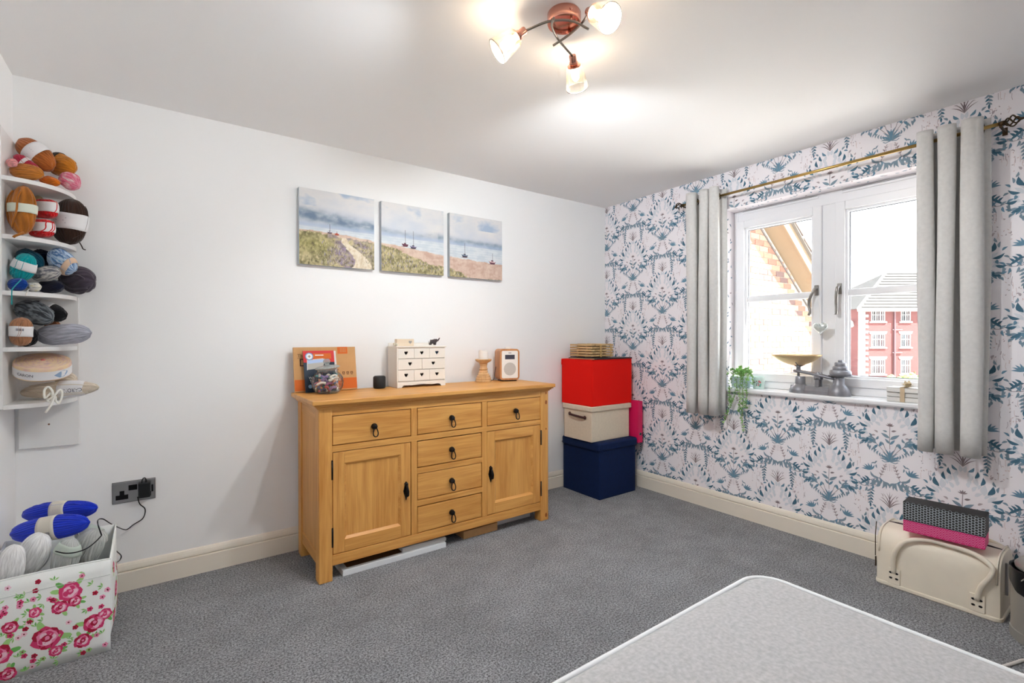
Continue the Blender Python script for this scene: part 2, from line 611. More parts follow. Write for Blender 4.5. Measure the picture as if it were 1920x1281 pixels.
    bline([(.045, .462), (.028, .515), (.018, .545)], .002, 'brown')
    for k in range(4):
        t = .478+.016*k; s = .040-.0056*k
        both(s, t, 58, .017, .0055, 'mauve' if k % 2 else 'brown', 2, .2); both(s, t, 150, .014, .005, 'mauve', 2, -.2)
    for d in (5, 28, 50, 75, 100, 125):
        both(.092, .496, d, .040, .009, 'blue', 3, .15)
    for s, t, d in ((.088, .444, -25), (.10, .436, -30), (.112, .426, -35), (.095, .44, 40), (.108, .43, 45), (.12, .42, 50)):
        both(s, t, d, .03, .010, 'teal', 2, .2)
    # leafy garlands joining the columns
    g_ = [(.036, .438), (.066, .418), (.098, .404), (.128, .402), (.150, .412)]
    bline(g_, .0022, 'brown')
    for k, (gs, gt) in enumerate(g_):
        both(gs, gt, 62-8*k, .030, .010, 'slate' if k % 2 else 'blue', 2, .25)
        both(gs+.008, gt-.004, -58-6*k, .030, .010, 'blue' if k % 2 else 'slate', 2, -.25)
    for s, t, d, l in ((.034, .452, -112, .050), (.070, .455, -58, .052), (.084, .448, -92, .046), (.022, .446, -128, .040), (.098, .442, -66, .044)):
        both(s, t, d, l, .012, 'slate', 2, -.3)
    for s, t, d in ((.020, .205, 80), (.036, .190, 60), (.044, .168, 35), (.028, .222, 95)):
        both(s, t, d, .034, .016, 'pale', 1, .2)
    # hanging fern sprigs
    for k in range(5):
        t = .395-.017*k
        both(.088, t, -145+3*k, .026-.002*k, .010, 'teal' if k % 2 else 'slate', 2, .2)
        both(.088, t-.004, -38-3*k, .026-.002*k, .010, 'slate', 2, -.2)
    both(.088, .315, -90, .026, .009, 'teal', 2)
    bline([(.088, .40), (.088, .30)], .0018, 'brown')
    # pale wisteria heads: faint ticks and scribbles
    for sx in (-1, 1):
        for k in range(26):
            s = sx*(.13+rnd.uniform(-.036, .036)); t = .30+rnd.uniform(-.065, .085)
            if k % 3 == 0:
                P.line([(cu+s, cv+t), (cu+s+rnd.uniform(-.003, .003), cv+t-.018), (cu+s+rnd.uniform(-.004, .004), cv+t-.032)], .0016, 'mauve' if k % 2 else 'pink', 1)
            else:
                P.leaf(cu+s, cv+t, rnd.uniform(0, PI), .009, .004, 'mauve' if k % 2 else 'pink', 1)
    # pale roots and side sprigs
    for k in range(-3, 4):
        P.line([(cu+k*.007, cv-.036), (cu+k*.010, cv-.075)], .0014, 'pink' if k % 2 else 'mauve', 1)
    for s, t, d in ((.058, -.030, -60), (.066, -.042, -20), (.062, -.05, -100)):
        both(s, t, d, .022, .007, 'slate', 2, .2)

def wall_clip(pts):
    def half(ps, f):
        out = []
        for i in range(len(ps)):
            a, b = ps[i-1], ps[i]
            fa, fb = f(a), f(b)
            if (fa >= 0) != (fb >= 0):
                t = fa/(fa-fb)
                out.append((a[0]+(b[0]-a[0])*t, a[1]+(b[1]-a[1])*t))
            if fb >= 0: out.append(b)
        return out
    for f in (lambda p: p[1]-.136, lambda p: H-.001-p[1], lambda p: -.0005-p[0], lambda p: p[0]-YF-.001):
        pts = half(pts, f)
        if len(pts) < 3: return []
    us = [p[0] for p in pts]; vs = [p[1] for p in pts]
    if max(us) > WY0 and min(us) < WY1 and max(vs) > WZ0 and min(vs) < WZ1:
        cuv = (sum(us)/len(us), sum(vs)/len(vs))
        opts = [(WY0-cuv[0], lambda p: WY0-p[0]), (cuv[0]-WY1, lambda p: p[0]-WY1), (WZ0-cuv[1], lambda p: WZ0-p[1]), (cuv[1]-WZ1, lambda p: p[1]-WZ1)]
        opts.sort(key=lambda o: -o[0])
        pts = half(pts, opts[0][1])
    return pts
WP = Print(lambda u, v, l: (-l, u, v), 0.0003, 0.0003)
WP.clip = wall_clip
_rnd = random.Random(3)
for k in range(-1, 15):
    cy_ = -.318-PW*k
    for j in range(-1, 5):
        cz_ = 2.331-PH*j-(PH/2 if k % 2 else 0)
        motif(WP, cy_, cz_, _rnd)
wp = WP.build('wallpaper_print', wall_right, PAL, 0.8, 'stuff')
wp['label'] = 'blue and grey leaf pattern printed on the paper'
# the papered reveals of the window
RV = Print(lambda u, v, l: (u, WY1-l, v), 0.0003)
for k in range(34):
    RV.leaf(_rnd.uniform(.02, .10), .93+.035*k, _rnd.uniform(0, 2*PI), _rnd.uniform(.018, .032), .010, _rnd.choice(['slate', 'blue', 'mauve', 'teal']), k % 3, .2)
RV.fn = lambda u, v, l: (u, v, WZ1-l)
for k in range(36):
    RV.leaf(_rnd.uniform(.02, .10), WY0+.03+.033*k, _rnd.uniform(0, 2*PI), _rnd.uniform(.018, .032), .010, _rnd.choice(['slate', 'blue', 'mauve', 'pale']), k % 3, .2)
RV.build('reveal_print', wall_right, PAL, 0.8, 'stuff')

# ---------------------------------------------------------------- window
M_PANE = thin_glass('window_glass', gloss=0.02)
M_GASKET = mat('grey_gasket', (120, 122, 130), 0.6)
M_PEWTER = mat('dark_pewter', (150, 146, 142), 0.32, metal=0.9)
win = thing('window_1', None, None)
win['kind'] = 'structure'
FY0, FY1, FZ0, FZ1 = WY0, WY1, .889, WZ1
fr = MB()
MUL = (-1.787, -1.712)
def ring(mb, y0, y1, z0, z1, w, x0, x1, wb=None):
    wb = wb or (w, w, w, w)      # left(-y), right, bottom, top
    mb.box(x0, x1, y0, y0+wb[0], z0, z1)
    mb.box(x0, x1, y1-wb[1], y1, z0, z1)
    mb.box(x0, x1, y0+wb[0], y1-wb[1], z0, z0+wb[2])
    mb.box(x0, x1, y0+wb[0], y1-wb[1], z1-wb[3], z1)
ring(fr, FY0, FY1, FZ0, FZ1, .03, WX, WX+.07, (.03, .03, .05, .076))
fr.box(WX, WX+.07, MUL[0], MUL[1], FZ0+.05, FZ1-.076)
obj('frame', fr, M_UPVC, win, bevel=.004)
M_VENT = mat('vent_shadow_grey', (105, 104, 108), .6)
for y0, y1 in ((-1.69, -1.20), (-2.30, -1.82)):
    v = obj('trickle_vent', MB().box(WX-.008, WX, y0, y1, 2.112, 2.128), M_UPVC, win, bevel=.002)
    obj('vent_slot', MB().box(WX-.0095, WX-.008, y0+.004, y1-.004, 2.1255, 2.1275), M_VENT, v)
def sash(y0, y1, hand):
    z0, z1 = .939, 2.062
    b = MB()
    ring(b, y0, y1, z0, z1, .052, WX-.012, WX+.05)
    s = obj('sash', b, M_UPVC, win, bevel=.004)
    w = .052
    bd = MB()      # glazing bead, stepped in
    ring(bd, y0+w-.001, y1-w+.001, z0+w-.001, z1-w+.001, .014, WX+.004, WX+.045)
    obj('glazing_bead', bd, M_UPVC, s, bevel=.003)
    gk = MB()
    ring(gk, y0+w+.012, y1-w-.012, z0+w+.012, z1-w-.012, .005, WX+.026, WX+.030)
    obj('gasket', gk, M_GASKET, s)
    obj('pane', MB().box(WX+.028, WX+.032, y0+w, y1-w, z0+w, z1-w), M_PANE, s)
    obj('glazing_bar', MB().box(WX+.012, WX+.028, y0+w+.013, y1-w-.013, 1.487, 1.529), M_UPVC, s, bevel=.004)
    # lever handle
    hy = y0+.026 if hand > 0 else y1-.026
    hb = MB().box(WX-.020, WX-.012, hy-.013, hy+.013, 1.50, 1.565)
    hd = obj('handle_plate', hb, M_PEWTER, s, bevel=.004)
    dy = .032 if hand > 0 else .006
    pth = arc_path([(WX-.02, hy, 1.545), (WX-.042, hy, 1.54), (WX-.052, hy+dy*.2, 1.52), (WX-.05, hy+dy*.8, 1.48), (WX-.046, hy+dy, 1.44), (WX-.048, hy+dy*.8, 1.40), (WX-.05, hy+dy, 1.375)], 5)
    n = len(pth)
    obj('handle', MB().tube(pth, [.009 if i < n*.35 else .0075+.002*math.sin(PI*i/n) for i in range(n)], 10), M_PEWTER, s, smooth=True)
    return s
sash(-1.712, -1.163, 1)
sash(-2.336, -1.787, -1)

sill = MB()
prof = [(WX+.002, .858), (WX+.002, .889), (-.022, .889), (-.029, .886), (-.032, .880), (-.032, .868), (-.028, .861), (-.020, .858)]
sill.prism(prof, lambda p, q, t: (p, t, q), WY0, WY1)
sill.prism([(-.0005, .858), (-.0005, .889), (-.022, .889), (-.029, .886), (-.032, .880), (-.032, .868), (-.028, .861), (-.020, .858)], lambda p, q, t: (p, t, q), WY1, WY1+.03)
sill.prism([(-.0005, .858), (-.0005, .889), (-.022, .889), (-.029, .886), (-.032, .880), (-.032, .868), (-.028, .861), (-.020, .858)], lambda p, q, t: (p, t, q), WY0-.03, WY0)
obj('sill', sill, M_UPVC, win, fix=True)
obj('sun_bounce_sill', MB().prism([(WX+.07, .860), (WX+.07, .905), (.36, .880), (.36, .850)], lambda p, q, t: (p, t, q), WY0, WY1), M_UPVC, win, fix=True)  # unseen white outer sill, added to reflect sunlight up onto the ceiling

# ================================================================ OUTSIDE THE WINDOW
struct('ground', MB().box(.3, 150, -90, 90, -3.4, -3.2), mat('pale_paving', (222, 217, 210), .9, var=.1, vscale=.4))
# neighbouring brick gable, its verge sloping away from the house
GY, GSL = .25, -.7056
def gz(x): return 2.719+GSL*(x-3.296)
gw = MB().prism([(.45, -3.2), (5.1, -3.2), (5.1, gz(5.1)), (.45, gz(.45))], lambda p, q, t: (p, t, q), GY, GY+.22)
gable = struct('wall_gable', gw, mat('pale_mortar', (160, 150, 140), .95, bump=.3, bscale=120), fix=True)
BRK = [mat('brick_red', (122, 80, 66), .9, var=.15, vscale=30, bump=.4, bscale=90), mat('brick_orange', (136, 98, 80), .9, var=.12, vscale=30, bump=.4, bscale=90),
       mat('brick_buff', (146, 112, 94), .9, var=.12, vscale=30, bump=.4, bscale=90), mat('brick_dark', (82, 62, 58), .9, var=.2, vscale=30, bump=.4, bscale=90)]
bme = []
for k in range(4):
    me = bpy.data.meshes.new('brick')
    b = MB().box(-.1075, .1075, -.012, .004, -.0325, .0325)
    me.from_pydata(b.v, [], b.f); me.materials.append(BRK[k]); bme.append(me)
brnd = random.Random(11)
nb = 0
for row in range(30):
    z = .62+.075*row
    for col in range(-1, 11):
        x = 2.62+.225*col+(.1125 if row % 2 else 0)
        if z+.04 > gz(x+.1075) or x > 5.0 or nb >= 298: continue
        k = brnd.choice([0, 0, 1, 1, 1, 2, 2, 3])
        o = link('brick', bme[k], gable)
        o.location = (x, GY-brnd.uniform(0, .002), z)
        nb += 1
# roof verge: soffit, bargeboard, tile edge
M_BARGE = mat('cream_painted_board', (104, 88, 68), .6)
verge = thing('roof_verge', 'cream bargeboard and soffit of the neighbouring gable roof', 'roof')
def slope(y0, y1, d0, d1, name, m):
    b = MB().prism([(.45, gz(.45)+d0), (5.2, gz(5.2)+d0), (5.2, gz(5.2)+d1), (.45, gz(.45)+d1)], lambda p, q, t: (p, t, q), y0, y1)
    return obj(name, b, m, verge, fix=True)
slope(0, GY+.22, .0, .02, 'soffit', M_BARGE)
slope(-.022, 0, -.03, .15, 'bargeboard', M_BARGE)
slope(-.06, .6, .15, .175, 'undercloak', mat('grey_undercloak', (80, 74, 68), .8))
tl = mat('weathered_roof_tile', (78, 66, 60), .85, var=.2, vscale=12)
tm = bpy.data.meshes.new('roof_tile')
tb = MB().box(-.16, .16, -.07, .6, 0, .018)
tm.from_pydata(tb.v, [], tb.f); tm.materials.append(tl)
for k in range(16):
    x = .7+.29*k
    o = link('roof_tile', tm, verge)
    o.location = (x, 0, gz(x)+.18)
    o.rotation_euler = (0, math.atan(-GSL)-.05, 0)
tag(obj('wall_cable', MB().tube([(x, GY-.02, gz(x)-.10) for x in (2.3, 3.3, 4.4, 5.05)], .012, 6), mat('grey_cable', (66, 62, 60), .6)), 'grey cable clipped to the brick gable under the soffit', 'cable')

# apartment block across the way; its front faces this window
BD = 52.0
def bpt(px, py, dd=0.0):
    d = BD+dd
    return CAM+CW*d+CR*((px-960)/FPX*d)-CU*((py-640.5)/FPX*d)
BO = CAM+CW*BD
BO.z = -3.2
bld = thing('apartment_block', 'red brick apartment block with grey hipped slate roof', 'building', BO, -YAW)
# local frame: x to the camera's right, y away from it, z up
def bu(px): return (px-960)/FPX*BD
def bz(py): return 1.2321-(py-640.5)/FPX*BD+3.2
def brick_mat(key, c1, c2, mortar):
    m = bpy.data.materials.new(key); m.use_nodes = True
    nt = m.node_tree; b = nt.nodes['Principled BSDF']; b.inputs['Roughness'].default_value = .9
    tc = nt.nodes.new('ShaderNodeTexCoord'); mp = nt.nodes.new('ShaderNodeMapping')
    mp.inputs['Rotation'].default_value = (R(90), 0, 0)
    t = nt.nodes.new('ShaderNodeTexBrick')
    t.inputs['Color1'].default_value = lin(c1); t.inputs['Color2'].default_value = lin(c2); t.inputs['Mortar'].default_value = lin(mortar)
    t.inputs['Scale'].default_value = 1.0; t.inputs['Brick Width'].default_value = .45; t.inputs['Row Height'].default_value = .15; t.inputs['Mortar Size'].default_value = .015
    nt.links.new(tc.outputs['Object'], mp.inputs[0]); nt.links.new(mp.outputs[0], t.inputs['Vector']); nt.links.new(t.outputs['Color'], b.inputs['Base Color'])
    return m
M_FB = brick_mat('far_red_brick', (84, 42, 40), (76, 36, 36), (88, 58, 56))
M_FW = mat('far_white_stone', (190, 186, 180), .7)
M_SLATE = mat('far_slate', (68, 67, 66), .9, spec=.03, var=.1, vscale=2)
M_SLATE2 = M_SLATE
ez = bz(586); rz = 1.2321-(518-640.5)/FPX*(BD+5.5)+3.2
x0 = bu(1611); x1 = bu(1611)+26; dep = 11.0
obj('wall', MB().box(x0, x1, 0, dep, 0, ez), M_FB, bld)
# hipped roof
rf = MB()
rx0 = bu(1660)*(BD+5.5)/BD
A = [(x0-.5, -.5, ez), (x1+.5, -.5, ez), (x1+.5, dep+.5, ez), (x0-.5, dep+.5, ez), (rx0, dep/2, rz), (x1-5, dep/2, rz)]
rf.add(A, [(0, 1, 5, 4), (1, 2, 5), (2, 3, 4, 5), (3, 2, 1, 0)], 0)
rf.add(A, [(3, 0, 4)], 1)
roof = obj('roof', rf, M_SLATE, bld)
obj('ridge', MB().tube([(rx0, dep/2, rz), (x1-5, dep/2, rz)], .12, 6), M_FW, bld)
obj('hip', MB().tube([(x0-.5, -.5, ez), (rx0, dep/2, rz)], .12, 6), M_FW, bld)
nrow = 13
cme = None
for k in range(nrow):      # slate courses as thin raised steps on the front slope
    t = (k+.5)/nrow
    a = Vector(A[0]).lerp(Vector(A[4]), t); b_ = Vector(A[1]).lerp(Vector(A[5]), t)
    obj('slate_course', MB().tube([a+Vector((.3, -.03, .02)), b_+Vector((-.3, -.03, .02))], .045, 4), M_SLATE2 if k % 2 else M_SLATE, bld)
obj('fascia', MB().box(x0-.5, x1+.5, -.52, -.40, ez-.28, ez+.02), M_FW, bld)
obj('gutter', MB().tube([(x0-.6, -.6, ez-.02), (x1+.6, -.6, ez-.02)], .07, 6), M_FW, bld)
M_DP = mat('far_grey_pipe', (84, 62, 66), .6)
M_FGL = mat('far_window_glass', (70, 84, 92), .1, spec=.8)
obj('downpipe', MB().tube([(bu(1676), -.12, 0), (bu(1676), -.12, ez-.2)], .09, 6), M_DP, bld)
for py in (625, 668):
    obj('branch_pipe', MB().tube([(bu(1672), -.1, bz(py)), (bu(1690), -.1, bz(py))], .05, 6), M_DP, bld)
for k in range(30):
    w = .95 if k % 2 else .6
    z = ez-.3-.29*(k+1)
    if z < 0: break
    obj('quoin_stone', MB().box(x0-.04, x0+w, -.05, .1, z, z+.27), M_FW, bld)
for (pa, pb) in ((1633, 1659), (1688.7, 1706.6), (1745, 1771), (1800, 1818)):
    for (pt, pbm) in ((588.7, 609.5), (632.5, 657.6), (680, 708)):
        a, b_, t, u_ = bu(pa), bu(pb), bz(pt), bz(pbm)
        f = MB()
        for (p, q, r_, s_) in ((a, b_, u_, u_+.09), (a, b_, t-.09, t), (a, a+.09, u_, t), (b_-.09, b_, u_, t)):
            f.box(p, q, -.03, .06, r_, s_)
        n = 3 if b_-a > 1.2 else 2
        for k in range(1, n):
            xm = a+(b_-a)*k/n
            f.box(xm-.05, xm+.05, -.03, .06, u_, t)
        for k in range(n):
            xm = a+(b_-a)*(k+.5)/n
            f.box(xm-.02, xm+.02, -.01, .06, u_, t)
        f.box(a, b_, -.01, .06, (u_+t)/2+.1, (u_+t)/2+.14)
        wn = obj('window', f, M_FW, bld)
        obj('pane', MB().box(a+.05, b_-.05, 0, .02, u_+.05, t-.05), M_FGL, wn)
        obj('lintel', MB().add([(a-.12, -.06, t), (b_+.12, -.06, t), (b_+.22, -.06, t+.26), (a-.22, -.06, t+.26), (a-.12, .05, t), (b_+.12, .05, t), (b_+.22, .05, t+.26), (a-.22, .05, t+.26)],
            [(0, 1, 2, 3), (7, 6, 5, 4), (0, 4, 5, 1), (1, 5, 6, 2), (2, 6, 7, 3), (3, 7, 4, 0)]), M_FW, wn)
        obj('sill', MB().box(a-.15, b_+.15, -.12, .05, u_-.14, u_), M_FW, wn)
sdm = Matrix.Translation((x0-.35, .9, bz(613))) @ Matrix.Rotation(R(70), 4, 'X')
obj('satellite_dish', MB().lathe([(0, -.1), (.25, -.07), (.42, .02), (.44, .03), (.40, .03), (.0, -.07)], 14, M=sdm).tube([(x0-.35, .95, bz(613)), (x0+.02, 1.1, bz(613)-.25)], .05, 6), M_FW, bld, smooth=True)
hd = thing('garden_shrub', 'green shrub growing at the foot of the apartment block', 'shrub', BO, -YAW)
hb = MB()
for k in range(60):
    hb.ball((bu(1625)+brnd.uniform(0, 7), -2.5+brnd.uniform(-.6, .6), brnd.uniform(.2, bz(707))), brnd.uniform(.18, .4), n=6, m=4)
obj('foliage', hb, mat('shrub_green', (120, 150, 80), .8, var=.3, vscale=4), hd)
obj('stem', MB().tube([(bu(1625)+3, -2.5, 0), (bu(1625)+3.2, -2.4, 1)], .08, 6), mat('shrub_stem', (90, 70, 50), .8), hd)

# ================================================================ CURTAINS
M_CURT = mat('grey_woven_curtain', (212, 211, 209), .85, spec=.2, bump=.15, bscale=500, var=.05, vscale=60, sheen=.2)
M_BRASS = mat('antique_brass', (176, 146, 88), .3, metal=1.0)
M_BRONZE = mat('dark_bronze', (84, 68, 52), .35, metal=.9)
RZ, RX = 2.215, -.098
pole = thing('curtain_pole', 'thin antique brass curtain pole with twisted cage finials', 'curtain pole')
obj('rod', MB().tube([(RX, -2.535, RZ), (RX, -.876, RZ)], .0085, 12), M_BRASS, pole, smooth=True)
def finial(y, sg):
    f = MB()
    f.tube([(RX, y, RZ), (RX, y+sg*.018, RZ)], .011, 10)
    for k in range(4):
        pts = []
        for i in range(13):
            t = i/12
            a = k*PI/2+t*PI*1.1
            r = .021*math.sin(PI*min(1, t*1.02))**.8+.003
            pts.append((RX+r*math.cos(a), y+sg*(.018+.050*t), RZ+r*math.sin(a)))
        f.tube(pts, .0034, 6)
    f.ball((RX, y+sg*.018, RZ), .010)
    f.tube([(RX, y+sg*.066, RZ), (RX, y+sg*.082, RZ)], [.008, .004], 8)
    obj('finial', f, M_BRONZE, pole, smooth=True)
finial(-.876, 1); finial(-2.535, -1)
for y in (-.872, -2.540):
    obj('bracket', MB().box(-.004, -.0005, y-.009, y+.009, RZ-.030, RZ+.006).tube([(-.003, y, RZ-.012), (RX, y, RZ-.012)], .006, 8), M_BRONZE, pole, bevel=.001)

def curtain(y0, y1, n, A, zb, zt, label, ph, wide):
    t_ = thing('curtain', label, 'curtain', group='grey eyelet curtains at the window')
    NT = 220
    zs_ = [zt]+[RZ+.030-.005*i for i in range(13)]+[RZ-.04+(zb-RZ+.04)*i/12 for i in range(1, 13)]
    NZ = len(zs_)
    def fn(a, b):
        z = zs_[min(NZ-1, int(round(b*(NZ-1))))]
        b = (z-zt)/(zb-zt)
        # one broad outer fold, then tight folds
        y = y0+(y1-y0)*a
        u = wide(a)
        x = RX+A*math.sin(2*PI*n*u+ph)*(1+.10*b)
        y += .021*math.sin(4*PI*n*u+2*ph)*(1 if 0.02 < a < .98 else 0)+.012*(a-.5)*b+.004*math.sin(9*a+5*b)
        return (x, y, z+.004*math.sin(2*PI*n*u))
    g_ = MB().grid(NT, NZ, fn)
    # real eyelet holes where the pole goes through
    g_.f = [q for q in g_.f if min(math.hypot(g_.v[i][0]-RX, g_.v[i][2]-RZ) for i in q) > .0125]
    o = obj('cloth', g_, M_CURT, t_, smooth=True)
    md = o.modifiers.new('thick', 'SOLIDIFY'); md.thickness = .004; md.offset = 0
    # hem line and eyelets where the cloth crosses the pole
    prev = None
    for i in range(NT):
        a = i/(NT-1)
        s = math.sin(2*PI*n*wide(a)+ph)
        if prev is not None and (s >= 0) != (prev >= 0):
            p = fn(a, 0)
            pts = [(RX+.0+.021*math.cos(q*PI/8), p[1], RZ+.021*math.sin(q*PI/8)) for q in range(16)]
            obj('eyelet', MB().tube(pts, .0042, 8, closed=True), M_BRONZE, t_, smooth=True)
        prev = s
    return t_
curtain(-.905, -1.185, 3.0, .052, .695, 2.275, 'short grey eyelet curtain hanging beside the trailing plant', 2.2, lambda a: a**1.25)
curtain(-2.235, -2.505, 3.0, .055, .672, 2.265, 'short grey eyelet curtain hanging beside the tied books', .6, lambda a: 1-(1-a)**1.35)

# ================================================================ ON THE WINDOW SILL
SZ = .889
# --- balance scale
M_IRON = mat('grey_cast_iron', (140, 140, 146), .42, metal=.55, var=.08, vscale=30, bump=.1, bscale=200)
M_PAN = mat('aged_brass_pan', (238, 210, 164), .42, metal=.7)
sc = thing('kitchen_scale', 'old grey cast iron balance scale with brass pan', 'scale', (.035, -1.73, SZ), R(-90))
# local x runs along the sill (to the picture's right), y into the room... built along x
b = MB()
nseg = 28
foot = []
for i in range(nseg):
    a = 2*PI*i/nseg
    x = .165*math.cos(a); y = .052*math.sin(a)
    k = .78+.22*abs(math.cos(a))
    foot.append((math.copysign(abs(math.cos(a))**.55, math.cos(a))*.165, math.copysign(abs(math.sin(a))**.7, math.sin(a))*.050*k))
b.prism(foot, lambda p, q, t: (p*(1-.25*max(0, t-.02)), q*(1-4*max(0, t-.02)), t), 0, .022)
b.prism(foot, lambda p, q, t: (p*.97, q*(.92 if t < .03 else .45), t), .022, .046)
b.lathe([(.056, .0), (.056, .018), (.050, .035), (.036, .048), (.029, .056), (.029, .100), (.026, .104), (0, .104)], 24, -.105, 0, 0)
b.lathe([(.060, .0), (.060, .020), (.054, .040), (.040, .058), (.030, .070), (.028, .110), (.024, .114), (0, .114)], 24, .110, 0, 0)
obj('base', b, M_IRON, sc, smooth=True, angle=40, fix=True)
for y in (-.018, .018):
    obj('pivot_post', MB().box(-.012, .012, y-.006, y+.006, .044, .100).box(-.018, .018, y-.006, y+.006, .088, .112), M_IRON, sc, bevel=.003)
    ln = arc_path([(-.135, y, .138), (-.06, y, .128), (0, y, .118), (.06, y, .106), (.12, y, .098)], 4)
    obj('beam', MB().tube(ln, .0085, 8).ball((0, y, .120), .017, .008, .017), M_IRON, sc, smooth=True)
obj('pan_stem', MB().lathe([(.020, .132), (.014, .142), (.012, .160), (.022, .168), (.0, .168)], 14, -.115, 0, 0).tube([(-.115, 0, .10), (-.115, 0, .135)], .008, 8), M_IRON, sc, smooth=True)
obj('pan_cradle', MB().tube(arc_path([(-.165, 0, .192), (-.14, 0, .172), (-.10, 0, .168), (-.055, 0, .192)], 5), .0035, 6).tube(arc_path([(-.11, -.05, .192), (-.11, 0, .168), (-.11, .05, .192)], 5), .0035, 6), M_IRON, sc, smooth=True)
def panf(a, b):
    th = 2*PI*a
    r = b
    cx_ = math.cos(th); sy_ = math.sin(th)
    L_ = .165 if cx_ < 0 else .135
    x = -.118+L_*r*math.copysign(abs(cx_)**.9, cx_)
    y = .088*r*sy_*(1-.25*max(0, -cx_)*r)
    z = .172+.068*(r**1.9)-.006*max(0, -cx_)**3*r
    return (x, y, z)
pn = obj('pan', MB().grid(40, 12, panf, wrap=True), M_PAN, sc, smooth=True)
md = pn.modifiers.new('thick', 'SOLIDIFY'); md.thickness = .0025; md.offset = 1
obj('weight_plate', MB().lathe([(0, .112), (.034, .114), (.060, .118), (.062, .122), (.0, .122)], 26, .118, 0, 0).tube([(.10, 0, .09), (.118, 0, .115)], .009, 8), M_IRON, sc, smooth=True, angle=40)
M_WT = mat('worn_iron_weight', (150, 151, 158), .45, metal=.5, var=.08, vscale=40)
wz = SZ+.122
for r, h, lb in ((.056, .031, 'widest round iron weight at the bottom of the stack on the scale'), (.041, .024, 'middle round iron weight stacked on the scale'), (.031, .022, 'small round iron weight near the top of the stack on the scale'), (.0135, .014, 'tiny iron weight topping the stack on the scale')):
    p = [(0, 0), (r*.94, 0), (r, h*.18), (r, h*.62), (r*.93, h*.9), (r*.8, h), (0, h)]
    w_ = obj('scale_weight', MB().lathe(p, 24), M_WT, smooth=True, angle=50, loc=(.035, -1.848, wz+.0003))
    tag(w_, lb, 'weight', 'iron weights on the scale')
    wz += h
# --- hanging heart
ht = thing('heart_ornament', 'silvery glass heart hanging by a thread from the window handle', 'ornament', (.055, -1.732, 1.295))
def heartf(a, b):
    th = 2*PI*a
    r = math.sin(PI*b)
    hx = .016*math.sin(th)**3*1.0
    hz = (13*math.cos(th)-5*math.cos(2*th)-2*math.cos(3*th)-math.cos(4*th))/16*.016
    k = 2.65
    return (.018*math.cos(PI*b), -hx*k*r**.8, hz*k*r**.8)
obj('heart', MB().grid(36, 9, heartf, wrap=True), mat('mottled_glass', (206, 212, 208), .18, spec=.8, var=.25, vscale=60, bump=.5, bscale=150, metal=.25), ht, smooth=True)
obj('thread', MB().tube([(0, 0, .018), (.005, .008, .12), (.026, .024, .20)], .0012, 5), mat('white_thread', (222, 220, 216), .8), ht)
# --- trailing plant
pt = thing('potted_plant', 'trailing green succulent in a pale blue pot', 'plant', (.045, -1.235, SZ))
obj('pot', MB().lathe([(0, 0), (.056, 0), (.060, .006), (.068, .075), (.068, .080), (.063, .080), (.060, .070), (0, .068)], 28), mat('pale_blue_glaze', (196, 216, 220), .3), pt, smooth=True, angle=40)
obj('soil', MB().lathe([(0, .0705), (.059, .0705)], 20, cap=False).lathe([(0, .0715), (.059, .0712)], 20, cap=False), mat('red_gravel', (150, 70, 58), .9, bump=.8, bscale=160), pt)
lv = MB(); st = MB()
prn = random.Random(5)
stems = [[(0, 0, .07), (-.05, -.03, .12), (-.085, -.02, .08), (-.092, -.01, -.04), (-.095, .03, -.14), (-.10, .065, -.24)],
         [(0, 0, .07), (-.05, -.05, .11), (-.088, -.06, .05), (-.094, -.068, -.08), (-.096, -.06, -.18), (-.10, -.075, -.285)],
         [(0, 0, .07), (-.04, -.08, .11), (-.085, -.088, .06), (-.092, -.09, -.04), (-.094, -.085, -.13)],
         [(0, 0, .07), (-.03, -.05, .13), (-.05, -.10, .10), (-.06, -.115, .03)],
         [(0, 0, .07), (-.06, .0, .12), (-.088, .02, .06), (-.093, .03, -.05), (-.094, .02, -.10)],
         [(0, 0, .07), (.0, -.04, .135), (.01, -.08, .11)], [(0, 0, .07), (-.03, .04, .125), (-.06, .06, .09)],
         [(0, 0, .07), (.02, .03, .12), (.03, .06, .10)], [(0, 0, .07), (-.05, -.04, .115), (-.087, -.04, .02), (-.093, -.045, -.10), (-.096, -.04, -.16)],
         [(0, 0, .07), (-.02, -.01, .14), (-.04, -.02, .13)], [(0, 0, .07), (-.02, -.06, .12), (-.03, -.09, .09)]]
for s_ in stems:
    path = arc_path(s_, 10)
    st.tube(path, .0016, 5)
    for i, p in enumerate(path[3:]):
        for q in range(3):
            d = Vector((prn.uniform(-1, .3), prn.uniform(-1, 1), prn.uniform(-.3, 1))).normalized()
            l = prn.uniform(.012, .022)
            e = p+d*l
            if e.y < -.080 and e.x > -.040: continue
            if e.x > -.066 and abs(e.y) < .07 and e.z < .07 and e.x < .07: continue
            sd_ = d.cross(Vector((prn.uniform(-1, 1), prn.uniform(-1, 1), prn.uniform(-1, 1)))).normalized()*l*.22
            up = d.cross(sd_).normalized()*l*.10
            m_ = p+d*l*.55
            lv.add([p, m_+sd_, e, m_-sd_, m_+up, m_-up], [(0, 1, 4), (1, 2, 4), (2, 3, 4), (3, 0, 4), (1, 0, 5), (2, 1, 5), (3, 2, 5), (0, 3, 5)])
obj('stem', st, mat('plant_stem', (128, 150, 78), .7), pt, smooth=True)
fo = obj('foliage', lv, mat('succulent_green', (136, 186, 104), .5, var=.25, vscale=30, spec=.4), pt)
fo['kind'] = 'stuff'
